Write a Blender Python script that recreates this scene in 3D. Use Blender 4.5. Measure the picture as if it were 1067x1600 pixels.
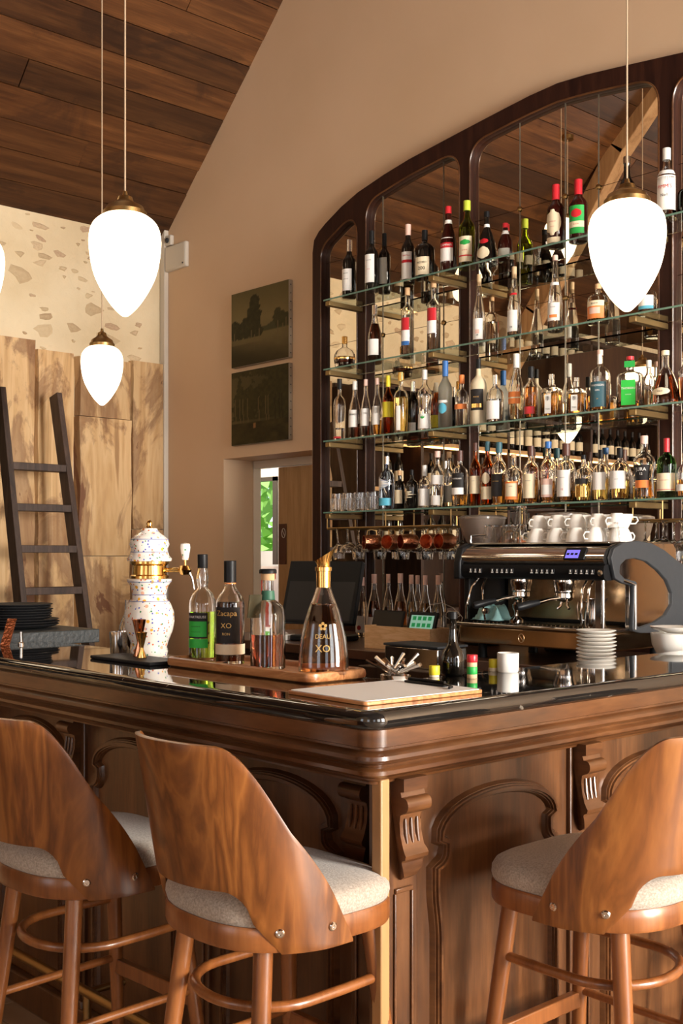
import bpy, bmesh, math, random
from mathutils import Vector, Matrix
R = random.Random(7)
D = bpy.data; C = bpy.context.scene.collection; PI = math.pi; rad = math.radians
for o in list(D.objects): D.objects.remove(o)
SC = bpy.context.scene
# ---------------------------------------------------------------- camera, world, lights, exposure
EYE = 1.43; FP = 1783.0; CX = 533.0; HY = 867.0
AZ = math.atan2(1947, 1783); ca, sa = math.cos(AZ), math.sin(AZ)
cam = D.cameras.new('camera'); cam_o = D.objects.new('camera', cam); C.objects.link(cam_o)
cam_o.location = (0, 0, EYE); cam_o.rotation_euler = (PI/2, 0, AZ)
cam.sensor_fit = 'VERTICAL'; cam.sensor_height = 36; cam.lens = 36*FP/1600; cam.shift_y = (HY-800)/1600
cam.clip_start = .05; cam.clip_end = 200
SC.camera = cam_o
W = D.worlds.new('sky'); SC.world = W; W.use_nodes = True
bg = W.node_tree.nodes['Background']; bg.inputs[0].default_value = (.75, .85, 1, 1); bg.inputs[1].default_value = 1.6
def area(name, loc, rot, sx, sy, power, col):
    l = D.lights.new(name, 'AREA'); l.shape = 'RECTANGLE'; l.size = sx; l.size_y = sy; l.energy = power; l.color = col
    o = D.objects.new(name, l); C.objects.link(o); o.location = loc; o.rotation_euler = rot; return o
# daylight through the three tall windows of the right wall (x = 4) and the two of the near wall (y = -4.5)
for wy, pw in ((-2.2, 6), (.6, 55), (3.0, 760)):
    area('window_daylight', (3.93, wy, 1.9), (0, rad(90), 0), 2.6, 1.5, pw, (1, .945, .86))
for wx in (-2.6, 1.4):
    area('window_daylight', (wx, -4.42, 1.9), (rad(90), 0, 0), 1.5, 2.6, 12, (1, .94, .86))
area('corridor_daylight', (-8.3, 6.3, 2.55), (0, 0, 0), 1.2, .8, 22, (1, .95, .88))
SC.view_settings.view_transform = 'Standard'; SC.view_settings.look = 'None'
SC.view_settings.exposure = 0.28; SC.view_settings.gamma = 1; SC.view_settings.use_curve_mapping = False
# ---------------------------------------------------------------- pixel -> world helpers (measuring the photograph)
def ray(x, y):
    k = (x-CX)/FP; return (ca*k-sa, sa*k+ca, -(y-HY)/FP)
def atY(x, y, Y): d = ray(x, y); t = Y/d[1]; return (d[0]*t, Y, EYE+d[2]*t, t)
def atX(x, y, X): d = ray(x, y); t = X/d[0]; return (X, d[1]*t, EYE+d[2]*t, t)
def atZ(x, y, z): d = ray(x, y); t = (z-EYE)/d[2]; return (d[0]*t, d[1]*t, z, t)
def depth(X, Y): return -X*sa+Y*ca
# ---------------------------------------------------------------- materials
def nt(name):
    m = D.materials.new(name); m.use_nodes = True; n = m.node_tree.nodes; return m, n, m.node_tree.links, n['Principled BSDF']
MC = {}
def mat(name, col, rough=.5, metal=0, coat=0, trans=0, ior=1.45, bump=0, bscale=40, emit=None, es=0, sss=0, alpha=1):
    if name in MC: return MC[name]
    m, n, l, b = nt(name)
    b.inputs['Base Color'].default_value = (*col, 1); b.inputs['Roughness'].default_value = rough
    b.inputs['Metallic'].default_value = metal; b.inputs['Coat Weight'].default_value = coat; b.inputs['Coat Roughness'].default_value = .08
    b.inputs['Transmission Weight'].default_value = trans; b.inputs['IOR'].default_value = ior
    if emit: b.inputs['Emission Color'].default_value = (*emit, 1); b.inputs['Emission Strength'].default_value = es
    tc = n.new('ShaderNodeTexCoord'); nz = n.new('ShaderNodeTexNoise'); nz.inputs['Scale'].default_value = bscale
    nz.inputs['Detail'].default_value = 4; l.new(tc.outputs['Object'], nz.inputs['Vector'])
    if bump:
        bp = n.new('ShaderNodeBump'); bp.inputs['Strength'].default_value = bump; bp.inputs['Distance'].default_value = .01
        l.new(nz.outputs['Fac'], bp.inputs['Height']); l.new(bp.outputs['Normal'], b.inputs['Normal'])
    if not trans:
        mx = n.new('ShaderNodeMapRange'); mx.inputs['To Min'].default_value = max(.02, rough-.06); mx.inputs['To Max'].default_value = min(1, rough+.08)
        l.new(nz.outputs['Fac'], mx.inputs['Value']); l.new(mx.outputs['Result'], b.inputs['Roughness'])
    MC[name] = m; return m
def ramp(n, stops):
    r = n.new('ShaderNodeValToRGB'); e = r.color_ramp.elements
    e[0].position = stops[0][0]; e[0].color = (*stops[0][1], 1); e[1].position = stops[-1][0]; e[1].color = (*stops[-1][1], 1)
    for p, c in stops[1:-1]: q = e.new(p); q.color = (*c, 1)
    return r
def wood(name, cols, grain=(2, 2, .25), scale=6, rough=.4, coat=.2, bump=.15, world=False, rand=.35, rings=0, dist=1.2, blotch=None):
    if name in MC: return MC[name]
    m, n, l, b = nt(name)
    if world: src = n.new('ShaderNodeNewGeometry').outputs['Position']
    else: src = n.new('ShaderNodeTexCoord').outputs['Object']
    oi = n.new('ShaderNodeObjectInfo'); ad = n.new('ShaderNodeVectorMath'); ad.operation = 'ADD'
    sc = n.new('ShaderNodeVectorMath'); sc.operation = 'SCALE'; sc.inputs[0].default_value = (13, 7, 9); l.new(oi.outputs['Random'], sc.inputs['Scale'])
    l.new(src, ad.inputs[0]); l.new(sc.outputs[0], ad.inputs[1])
    mp = n.new('ShaderNodeMapping'); mp.inputs['Scale'].default_value = grain; l.new(ad.outputs[0], mp.inputs[0])
    nz = n.new('ShaderNodeTexNoise'); nz.inputs['Scale'].default_value = scale; nz.inputs['Detail'].default_value = 8; nz.inputs['Distortion'].default_value = dist
    l.new(mp.outputs[0], nz.inputs['Vector'])
    f = n.new('ShaderNodeTexNoise'); f.inputs['Scale'].default_value = scale*9; f.inputs['Detail'].default_value = 3; l.new(mp.outputs[0], f.inputs['Vector'])
    mix = n.new('ShaderNodeMix'); mix.data_type = 'FLOAT'; mix.inputs[0].default_value = .28
    l.new(nz.outputs['Fac'], mix.inputs[2]); l.new(f.outputs['Fac'], mix.inputs[3]); fac = mix.outputs[0]
    if rings:
        mu = n.new('ShaderNodeMath'); mu.operation = 'MULTIPLY'; mu.inputs[1].default_value = rings; l.new(nz.outputs['Fac'], mu.inputs[0])
        fr = n.new('ShaderNodeMath'); fr.operation = 'PINGPONG'; fr.inputs[1].default_value = 1; l.new(mu.outputs[0], fr.inputs[0])
        m2 = n.new('ShaderNodeMix'); m2.data_type = 'FLOAT'; m2.inputs[0].default_value = .3; l.new(fac, m2.inputs[2]); l.new(fr.outputs[0], m2.inputs[3]); fac = m2.outputs[0]
    k = len(cols); st = [(.3+.4*i/(k-1), c) for i, c in enumerate(cols)]
    r = ramp(n, st); l.new(fac, r.inputs[0]); col = r.outputs[0]
    if blotch:
        bn = n.new('ShaderNodeTexNoise'); bn.inputs['Scale'].default_value = blotch[1]; bn.inputs['Detail'].default_value = 9; bn.inputs['Roughness'].default_value = .62; bn.inputs['Distortion'].default_value = .9
        bm = n.new('ShaderNodeMapping'); bm.inputs['Scale'].default_value = blotch[2]; l.new(ad.outputs[0], bm.inputs[0]); l.new(bm.outputs[0], bn.inputs['Vector'])
        br = ramp(n, [(blotch[3]-.02, (0, 0, 0)), (blotch[3]+.04, (.60, .60, .60)), (blotch[3]+.12, (.42, .42, .42)), (blotch[3]+.15, (.9, .9, .9))]); l.new(bn.outputs['Fac'], br.inputs[0])
        m3 = n.new('ShaderNodeMix'); m3.data_type = 'RGBA'; l.new(br.outputs[0], m3.inputs[0]); l.new(col, m3.inputs[6]); m3.inputs[7].default_value = (*blotch[0], 1); col = m3.outputs[2]
    hs = n.new('ShaderNodeHueSaturation'); mr = n.new('ShaderNodeMapRange'); mr.inputs['To Min'].default_value = 1-rand; mr.inputs['To Max'].default_value = 1+rand
    l.new(oi.outputs['Random'], mr.inputs[0]); l.new(mr.outputs[0], hs.inputs['Value']); l.new(col, hs.inputs['Color']); l.new(hs.outputs[0], b.inputs['Base Color'])
    b.inputs['Roughness'].default_value = rough; b.inputs['Coat Weight'].default_value = coat; b.inputs['Coat Roughness'].default_value = .25
    bp = n.new('ShaderNodeBump'); bp.inputs['Strength'].default_value = bump; bp.inputs['Distance'].default_value = .004; l.new(fac, bp.inputs['Height']); l.new(bp.outputs[0], b.inputs['Normal'])
    MC[name] = m; return m
def plaster(name, c1, c2, scale=1.2, bump=.12, rough=.85):
    m, n, l, b = nt(name); g = n.new('ShaderNodeNewGeometry')
    nz = n.new('ShaderNodeTexNoise'); nz.inputs['Scale'].default_value = scale; nz.inputs['Detail'].default_value = 6; l.new(g.outputs['Position'], nz.inputs['Vector'])
    r = ramp(n, [(.3, c1), (.7, c2)]); l.new(nz.outputs['Fac'], r.inputs[0]); l.new(r.outputs[0], b.inputs['Base Color'])
    n2 = n.new('ShaderNodeTexNoise'); n2.inputs['Scale'].default_value = 14; n2.inputs['Detail'].default_value = 6; l.new(g.outputs['Position'], n2.inputs['Vector'])
    bp = n.new('ShaderNodeBump'); bp.inputs['Strength'].default_value = bump; bp.inputs['Distance'].default_value = .02; l.new(n2.outputs['Fac'], bp.inputs['Height']); l.new(bp.outputs[0], b.inputs['Normal'])
    b.inputs['Roughness'].default_value = rough; return m
M_plaster = plaster('plaster_tan', (.62, .43, .27), (.68, .48, .315), bump=.05)
M_render = plaster('lime_render', (.64, .50, .31), (.75, .62, .42), 2.5, .6)
def _stone():
    m, n, l, b = nt('rubble_stone'); oi = n.new('ShaderNodeObjectInfo')
    r = ramp(n, [(0, (.34, .21, .12)), (.35, (.50, .37, .22)), (.7, (.62, .48, .30)), (1, (.42, .27, .17))]); 
    tc = n.new('ShaderNodeTexCoord'); nz = n.new('ShaderNodeTexNoise'); nz.inputs['Scale'].default_value = 3; nz.inputs['Detail'].default_value = 6; l.new(tc.outputs['Object'], nz.inputs['Vector'])
    ad = n.new('ShaderNodeMath'); ad.operation = 'MULTIPLY_ADD'; ad.inputs[1].default_value = .7; l.new(oi.outputs['Random'], ad.inputs[0]); 
    mu = n.new('ShaderNodeMath'); mu.operation = 'MULTIPLY'; mu.inputs[1].default_value = .5; l.new(nz.outputs['Fac'], mu.inputs[0]); l.new(mu.outputs[0], ad.inputs[2]); l.new(ad.outputs[0], r.inputs[0])
    l.new(r.outputs[0], b.inputs['Base Color']); b.inputs['Roughness'].default_value = .9
    bp = n.new('ShaderNodeBump'); bp.inputs['Strength'].default_value = .6; l.new(nz.outputs['Fac'], bp.inputs['Height']); l.new(bp.outputs[0], b.inputs['Normal']); return m
M_stone = _stone()
M_ceil = wood('ceiling_board_wood', [(.036, .011, .003), (.082, .029, .008), (.15, .058, .017)], (5, .26, 5), 2.8, .45, .25, .25, True, .40, 0, .9, ((.028, .010, .004), 2.6, (1, .5, 1), .57))
M_slab = wood('pale_slab_wood', [(.36, .20, .085), (.56, .34, .15), (.68, .46, .24)], (3.5, 3.5, .4), 1.9, .6, .0, .2, True, .18, 6, 1.2, ((.13, .038, .013), 2.4, (1.3, 1.3, .55), .50))
M_bar = wood('bar_mahogany', [(.035, .012, .004), (.09, .033, .010), (.16, .064, .021)], (3, 3, .35), 4, .34, .35, .12, True, .12, 0, 1.0)
M_barh = wood('bar_moulding_wood', [(.038, .013, .005), (.095, .035, .011), (.165, .067, .023)], (.5, .5, 3), 4, .30, .45, .1, True, .1, 0, .8)
M_strip = wood('light_corner_wood', [(.30, .15, .055), (.42, .23, .09)], (3, 3, .3), 4, .4, .2, .1, True, .1)
M_stoolw = wood('walnut_ply', [(.10, .029, .005), (.18, .058, .011), (.275, .10, .021)], (3.2, 3.2, .55), 2.2, .33, .35, .04, False, .14, 14, .9)
M_leg = wood('stool_leg_beech', [(.13, .038, .010), (.22, .072, .018), (.30, .108, .03)], (3, 3, .35), 5, .3, .45, .05, False, .1)
M_frame = wood('dark_mahogany_frame', [(.016, .0045, .003), (.03, .009, .005), (.05, .016, .008)], (4, 4, .4), 4, .5, .0, .05, True, .1)
M_ladder = wood('ladder_dark_wood', [(.022, .012, .009), (.05, .028, .02), (.085, .05, .036)], (4, 4, .4), 6, .6, 0, .3, True, .2)
M_door = wood('oak_door_wood', [(.30, .16, .06), (.42, .24, .10), (.5, .3, .14)], (4, 4, .3), 5, .45, .1, .05, True, .1)
M_tray = wood('acacia_tray_wood', [(.30, .10, .03), (.46, .18, .06), (.62, .29, .11)], (.5, 3, 3), 7, .35, .3, .1, False, .1, 6)
M_pine = wood('pine_box_wood', [(.62, .34, .14), (.74, .45, .22), (.8, .52, .28)], (.5, 3, 3), 9, .5, .05, .1, False, .1, 7)
M_beam = wood('oak_beam_wood', [(.22, .11, .045), (.36, .2, .09), (.45, .27, .13)], (3, 3, .3), 4, .7, 0, .4, True, .1)
M_cab = wood('dark_cabinet_wood', [(.02, .009, .006), (.04, .018, .01), (.06, .03, .016)], (3, 3, .4), 4, .4, .2, .1, True, .1)
def _marble():
    m, n, l, b = nt('black_marble'); g = n.new('ShaderNodeNewGeometry')
    v = n.new('ShaderNodeTexNoise'); v.inputs['Scale'].default_value = 16; v.inputs['Detail'].default_value = 9; v.inputs['Distortion'].default_value = 1.2; l.new(g.outputs['Position'], v.inputs['Vector'])
    r = ramp(n, [(.0, (.006, .006, .006)), (.66, (.012, .011, .01)), (.70, (.30, .27, .22)), (.76, (.5, .46, .4))]); l.new(v.outputs['Fac'], r.inputs[0]); l.new(r.outputs[0], b.inputs['Base Color'])
    b.inputs['Roughness'].default_value = .045; b.inputs['IOR'].default_value = 1.6; b.inputs['Coat Weight'].default_value = .5; b.inputs['Coat Roughness'].default_value = .02; return m
M_marble = _marble()
def _fabric():
    m, n, l, b = nt('grey_beige_fabric'); t = n.new('ShaderNodeTexCoord'); v = n.new('ShaderNodeTexNoise'); v.inputs['Scale'].default_value = 260; l.new(t.outputs['Object'], v.inputs['Vector'])
    r = ramp(n, [(.3, (.26, .215, .17)), (.7, (.46, .39, .32))]); l.new(v.outputs['Fac'], r.inputs[0]); l.new(r.outputs[0], b.inputs['Base Color']); b.inputs['Roughness'].default_value = .95
    b.inputs['Sheen Weight'].default_value = .3; bp = n.new('ShaderNodeBump'); bp.inputs['Strength'].default_value = .35; bp.inputs['Distance'].default_value = .002; l.new(v.outputs['Fac'], bp.inputs['Height']); l.new(bp.outputs[0], b.inputs['Normal']); return m
M_fabric = _fabric()
def _tile():
    m, n, l, b = nt('floor_tile'); oi = n.new('ShaderNodeObjectInfo'); g = n.new('ShaderNodeNewGeometry'); v = n.new('ShaderNodeTexNoise'); v.inputs['Scale'].default_value = 5; v.inputs['Detail'].default_value = 6; l.new(g.outputs['Position'], v.inputs['Vector'])
    r = ramp(n, [(.3, (.26, .16, .09)), (.7, (.40, .27, .17))]); l.new(v.outputs['Fac'], r.inputs[0]); l.new(r.outputs[0], b.inputs['Base Color']); b.inputs['Roughness'].default_value = .5; return m
M_tile = _tile()
def _ceramic():
    m, n, l, b = nt('painted_ceramic'); t = n.new('ShaderNodeTexCoord'); base = (.86, .80, .72)
    col = None
    mp = n.new('ShaderNodeMapping'); l.new(t.outputs['Object'], mp.inputs[0])
    prev = None
    for sc, th, cols in ((48, .27, ((.80, .30, .10), (.85, .45, .30), (.85, .42, .05), (.80, .55, .45))), (95, .27, ((.05, .25, .10), (.12, .15, .5), (.6, .12, .05), (.1, .3, .3)))):
        v = n.new('ShaderNodeTexVoronoi'); v.inputs['Scale'].default_value = sc; l.new(mp.outputs[0], v.inputs['Vector'])
        lt = n.new('ShaderNodeMath'); lt.operation = 'LESS_THAN'; lt.inputs[1].default_value = th; l.new(v.outputs['Distance'], lt.inputs[0])
        s = n.new('ShaderNodeSeparateColor'); l.new(v.outputs['Color'], s.inputs[0])
        r = ramp(n, [(0, cols[0]), (.3, cols[1]), (.6, cols[2]), (1, cols[3])]); r.color_ramp.interpolation = 'CONSTANT'; l.new(s.outputs[0], r.inputs[0])
        g2 = n.new('ShaderNodeMath'); g2.operation = 'GREATER_THAN'; g2.inputs[1].default_value = .3; l.new(s.outputs[1], g2.inputs[0])
        mm = n.new('ShaderNodeMath'); mm.operation = 'MULTIPLY'; l.new(lt.outputs[0], mm.inputs[0]); l.new(g2.outputs[0], mm.inputs[1])
        mx = n.new('ShaderNodeMix'); mx.data_type = 'RGBA'; l.new(mm.outputs[0], mx.inputs[0]); mx.inputs[6].default_value = (*base, 1)
        if prev: l.new(prev, mx.inputs[6])
        l.new(r.outputs[0], mx.inputs[7]); prev = mx.outputs[2]
    l.new(prev, b.inputs['Base Color']); b.inputs['Roughness'].default_value = .18; b.inputs['Coat Weight'].default_value = .4; return m
M_ceramic = _ceramic()
M_mirror = mat('mirror_glass', (.86, .80, .70), .015, 1)
M_mirror.node_tree.nodes['Principled BSDF'].inputs['Roughness'].default_value = 0
for lk in list(M_mirror.node_tree.links):
    if lk.to_socket.name == 'Roughness': M_mirror.node_tree.links.remove(lk)
M_glass = mat('clear_glass', (1, 1, 1), .0, trans=1, ior=1.45)
M_shelfg = mat('shelf_glass', (.86, .95, .90), .0, trans=1, ior=1.45)
M_edge = mat('shelf_edge_glass', (.15, .27, .21), .25)
M_brass = mat('aged_brass', (.42, .27, .11), .32, 1); M_bracket = mat('dull_brass_bar', (.30, .20, .085), .42, .85)
M_gold = mat('polished_gold', (.80, .50, .16), .16, 1)
M_copper = mat('hammered_copper', (.72, .30, .16), .2, 1, bump=.5, bscale=90)
M_steel = mat('polished_steel', (.72, .70, .67), .12, 1)
M_rod = mat('dull_steel_rod', (.32, .28, .22), .35, 1)
M_chrome = mat('chrome', (.85, .82, .78), .06, 1)
M_black = mat('black_plastic', (.008, .008, .009), .42)
M_blackm = mat('black_satin', (.02, .02, .022), .5)
M_dgrey = mat('dark_grey_enamel', (.036, .038, .042), .5)
M_white = mat('white_porcelain', (.82, .78, .72), .15, coat=.4)
M_paper = mat('white_paper', (.85, .82, .78), .7)
M_cream = mat('cream_paper', (.78, .66, .46), .7)
M_wplastic = mat('white_plastic', (.62, .56, .48), .4)
M_opal = mat('lit_opal_glass', (1, .96, .9), .2, emit=(1, .80, .55), es=4.4)
M_led = mat('led_strip', (1, .8, .5), .4, emit=(1, .55, .2), es=7)
M_ink = mat('black_ink', (.015, .012, .012), .6)
M_red = mat('red_print', (.55, .02, .02), .5)
M_goldink = mat('gold_print', (.65, .40, .13), .35, .6)
M_cable = mat('fabric_cable', (.45, .33, .22), .8)
for m_, v_ in ((M_frame, .22), (M_black, .25), (M_blackm, .3), (M_cab, .3), (M_dgrey, .35)): m_.node_tree.nodes['Principled BSDF'].inputs['Specular IOR Level'].default_value = v_
# ---------------------------------------------------------------- mesh builder
class MB:
    def __init__(s): s.v = []; s.f = []
    def add(s, vs, fs):
        o = len(s.v); s.v += [tuple(v) for v in vs]; s.f += [tuple(i+o for i in f) for f in fs]; return s
    def box(s, x0, x1, y0, y1, z0, z1):
        return s.add([(x, y, z) for z in (z0, z1) for x, y in ((x0, y0), (x1, y0), (x1, y1), (x0, y1))],
                     [(0, 3, 2, 1), (4, 5, 6, 7), (0, 1, 5, 4), (1, 2, 6, 5), (2, 3, 7, 6), (3, 0, 4, 7)])
    def obox(s, c, u, v, w):   # oriented box from centre and three half vectors
        c, u, v, w = map(Vector, (c, u, v, w)); P = []
        for k in (-1, 1):
            for i, j in ((-1, -1), (1, -1), (1, 1), (-1, 1)): P.append(c+u*i+v*j+w*k)
        return s.add(P, [(0, 3, 2, 1), (4, 5, 6, 7), (0, 1, 5, 4), (1, 2, 6, 5), (2, 3, 7, 6), (3, 0, 4, 7)])
    def lathe(s, prof, n=28, c=(0, 0, 0), sup=2.0, sx=1, sy=1, a0=0, mat4=None):
        """prof = [(r,z)] ; r==0 closes; sup>2 gives squarer sections"""
        P = []; F = []; rings = []
        for r, z in prof:
            if r <= 1e-6: rings.append([len(P)]); P.append((0, 0, z))
            else:
                ids = []
                for i in range(n):
                    a = a0+2*PI*i/n; cc, ss = math.cos(a), math.sin(a)
                    k = (abs(cc)**sup+abs(ss)**sup)**(-1/sup)
                    ids.append(len(P)); P.append((r*k*cc*sx, r*k*ss*sy, z))
                rings.append(ids)
        for a, b in zip(rings, rings[1:]):
            if len(a) == 1 and len(b) == 1: continue
            if len(a) == 1: F += [(a[0], b[(i+1) % n], b[i]) for i in range(n)]
            elif len(b) == 1: F += [(a[i], a[(i+1) % n], b[0]) for i in range(n)]
            else: F += [(a[i], a[(i+1) % n], b[(i+1) % n], b[i]) for i in range(n)]
        if mat4: P = [mat4 @ Vector(p) for p in P]
        P = [(p[0]+c[0], p[1]+c[1], p[2]+c[2]) for p in P]
        return s.add(P, F)
    def tube(s, pts, r, n=10, closed=False):
        pts = [Vector(p) for p in pts]; m = len(pts); rr = r if isinstance(r, (list, tuple)) else [r]*m
        P = []; F = []; up = None
        for i, p in enumerate(pts):
            if closed: t = pts[(i+1) % m]-pts[i-1]
            else: t = pts[min(i+1, m-1)]-pts[max(i-1, 0)]
            t.normalize()
            if up is None: up = t.orthogonal().normalized()
            else:
                up = (up-t*up.dot(t)); up = up.normalized() if up.length > 1e-6 else t.orthogonal().normalized()
            w = t.cross(up)
            for k in range(n):
                a = 2*PI*k/n; P.append(p+(up*math.cos(a)+w*math.sin(a))*rr[i])
        for i in range(m if closed else m-1):
            a = i*n; b = ((i+1) % m)*n
            F += [(a+k, a+(k+1) % n, b+(k+1) % n, b+k) for k in range(n)]
        if not closed: F.append(tuple(range(n))[::-1]); F.append(tuple((m-1)*n+k for k in range(n)))
        return s.add(P, F)
    def prism(s, poly, fn, d0, d1):
        """extrude 2D polygon; fn(a,b,d)->xyz"""
        k = len(poly); P = [fn(a, b, d0) for a, b in poly]+[fn(a, b, d1) for a, b in poly]
        return s.add(P, [tuple(range(k))[::-1], tuple(range(k, 2*k))]+[(i, (i+1) % k, k+(i+1) % k, k+i) for i in range(k)])
    def sweep(s, prof, path, closed_prof=False, cap=True):
        """prof [(out,z)], path [(x,y,nx,ny)]: offset along n"""
        k = len(prof); P = []
        for x, y, nx, ny in path: P += [(x+nx*a, y+ny*a, z) for a, z in prof]
        F = []
        for i in range(len(path)-1):
            for j in range(k if closed_prof else k-1):
                a = i*k+j; b = i*k+(j+1) % k; F.append((a, b, b+k, a+k))
        if cap: F.append(tuple(range(k))); F.append(tuple((len(path)-1)*k+j for j in range(k))[::-1])
        return s.add(P, F)
    def mesh(s, name, m, smooth=True, angle=38):
        me = D.meshes.new(name); me.from_pydata(s.v, [], s.f); me.materials.append(m)
        b = bmesh.new(); b.from_mesh(me); bmesh.ops.remove_doubles(b, verts=b.verts, dist=1e-6); bmesh.ops.recalc_face_normals(b, faces=b.faces); b.to_mesh(me); b.free()
        if smooth: me.shade_smooth(); me.set_sharp_from_angle(angle=rad(angle))
        return me
    def build(s, name, m, parent=None, loc=None, rot=None, bevel=0, smooth=True, angle=38):
        o = D.objects.new(name, s.mesh(name, m, smooth, angle)); C.objects.link(o)
        if parent: o.parent = parent
        if loc: o.location = loc
        if rot: o.rotation_euler = rot
        if bevel:
            b = o.modifiers.new('bevel', 'BEVEL'); b.width = bevel; b.segments = 2; b.limit_method = 'ANGLE'; b.angle_limit = rad(40)
        return o
def tag(o, label, cat, group=None):
    o['label'] = label; o['category'] = cat
    if group: o['group'] = group
    return o
def thing(name, label, cat, loc=(0, 0, 0), rz=0, group=None):
    o = D.objects.new(name, None); C.objects.link(o); o.location = loc; o.rotation_euler = (0, 0, rz); o.empty_display_size = .05
    return tag(o, label, cat, group)
def struct(o): o['kind'] = 'structure'; return o
def stuff(o): o['kind'] = 'stuff'; return o
def dup(root, loc, rz=None, label=None, group=None):
    r = root.copy(); C.objects.link(r); r.location = loc
    if rz is not None: r.rotation_euler = (0, 0, rz)
    if label: r['label'] = label
    if group: r['group'] = group
    for ch in root.children:
        c = ch.copy(); C.objects.link(c); c.parent = r
        for g in ch.children: d = g.copy(); C.objects.link(d); d.parent = c
    return r
def text(s, size, m, parent, fn, name='lettering', spacing=1, xs=1):
    """flat print: fn(u,v)->xyz on the surface (u across, v up)"""
    cu = D.curves.new('t', 'FONT'); cu.body = s; cu.size = size; cu.align_x = 'CENTER'; cu.align_y = 'CENTER'; cu.resolution_u = 2; cu.space_character = spacing
    to = D.objects.new('t', cu); me = D.meshes.new_from_object(to); D.objects.remove(to)
    for v in me.vertices: v.co = fn(v.co.x*xs, v.co.y)
    me.materials.clear(); me.materials.append(m); me.name = name
    o = D.objects.new(name, me); C.objects.link(o); o.parent = parent; return o
def fillet(poly, rs, n=8):
    out = []; k = len(poly)
    for i, p in enumerate(poly):
        p = Vector(p); a = Vector(poly[i-1])-p; b = Vector(poly[(i+1) % k])-p; r = rs[i] if isinstance(rs, (list, tuple)) else rs
        if r <= 0: out.append(tuple(p)); continue
        la, lb = a.length, b.length; a.normalize(); b.normalize(); ang = a.angle(b); d = min(r/math.tan(ang/2), la*.48, lb*.48); r2 = d*math.tan(ang/2)
        p0 = p+a*d; p1 = p+b*d
        for j in range(n+1):
            t = j/n; q = p0*(1-t)**2+p*2*t*(1-t)+p1*t*t; out.append(tuple(q))
    return out
def smooth(t): t = max(0, min(1, t)); return t*t*(3-2*t)
def superpath(hw, y0, y1, rf, rb, n=8):
    return fillet([(-hw, y0), (hw, y0), (hw, y1), (-hw, y1)], [rb, rb, rf, rf], n)
def holed_plate(name, m, outer, holes, fn, parent=None, bev=0, ext=.03):
    cu = D.curves.new(name, 'CURVE'); cu.dimensions = '2D'; cu.fill_mode = 'BOTH'; cu.extrude = ext; cu.bevel_depth = bev; cu.bevel_resolution = 1
    for pl in [outer]+holes:
        sp = cu.splines.new('POLY'); sp.points.add(len(pl)-1); sp.use_cyclic_u = True
        for p, q in zip(sp.points, pl): p.co = (q[0], q[1], 0, 1)
    to = D.objects.new('t', cu); me = D.meshes.new_from_object(to); D.objects.remove(to); me.name = name
    for v in me.vertices: v.co = fn(*v.co)
    me.materials.clear(); me.materials.append(m); me.shade_smooth(); me.set_sharp_from_angle(angle=rad(35))
    o = D.objects.new(name, me); C.objects.link(o)
    if parent: o.parent = parent
    return o
UNIT = {}
def unitbox(m, key):
    if key not in UNIT: UNIT[key] = MB().box(-.5, .5, -.5, .5, -.5, .5).mesh(key, m, False)
    return UNIT[key]
def piece(name, key, m, parent, loc, dim, rot=(0, 0, 0)):
    o = D.objects.new(name, unitbox(m, key)); C.objects.link(o); o.parent = parent; o.location = loc; o.scale = dim; o.rotation_euler = rot; return o
# ================================================================= THE ROOM
WY = 4.43; LX = -6.66; RX = 4.0; NY = -4.5; EAVE = 3.656; SL = .928; RIDX = (LX+RX)/2; RIDZ = EAVE+SL*(RIDX-LX)
# floor: substrate + tiles near the bar
floor = struct(MB().box(LX-.3, RX+.3, NY-.3, WY+4.4, -.3, -.012).build('floor', mat('grout', (.16, .12, .09), .9)))
for i in range(20):
    for j in range(14):
        x = -5.6+i*.4; y = -.6+j*.4
        if (x < -2.2 and y > 2.2) or x < -4.6 or y > 4.3: continue
        piece('floor_tile', 'floor_tile', M_tile, floor, (x, y, -.006+R.uniform(-.001, .001)), (.394, .394, .012))
# back wall (Y=WY), doorway niche cut out
nx0, nx1, nz = -5.967, -5.095, 2.05
outer = [(LX-.2, 0), (nx0, 0), (nx0, nz), (nx1, nz), (nx1, 0), (RX+.2, 0), (RX+.2, EAVE), (RIDX, RIDZ+.1), (LX-.2, EAVE-.08)]
struct(MB().prism(outer, lambda a, b, d: (a, d, b), WY, WY+.30).build('wall_back', M_plaster))
ow = [(-1.2, 0), (9.2, 0), (9.2, 0)]
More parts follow.
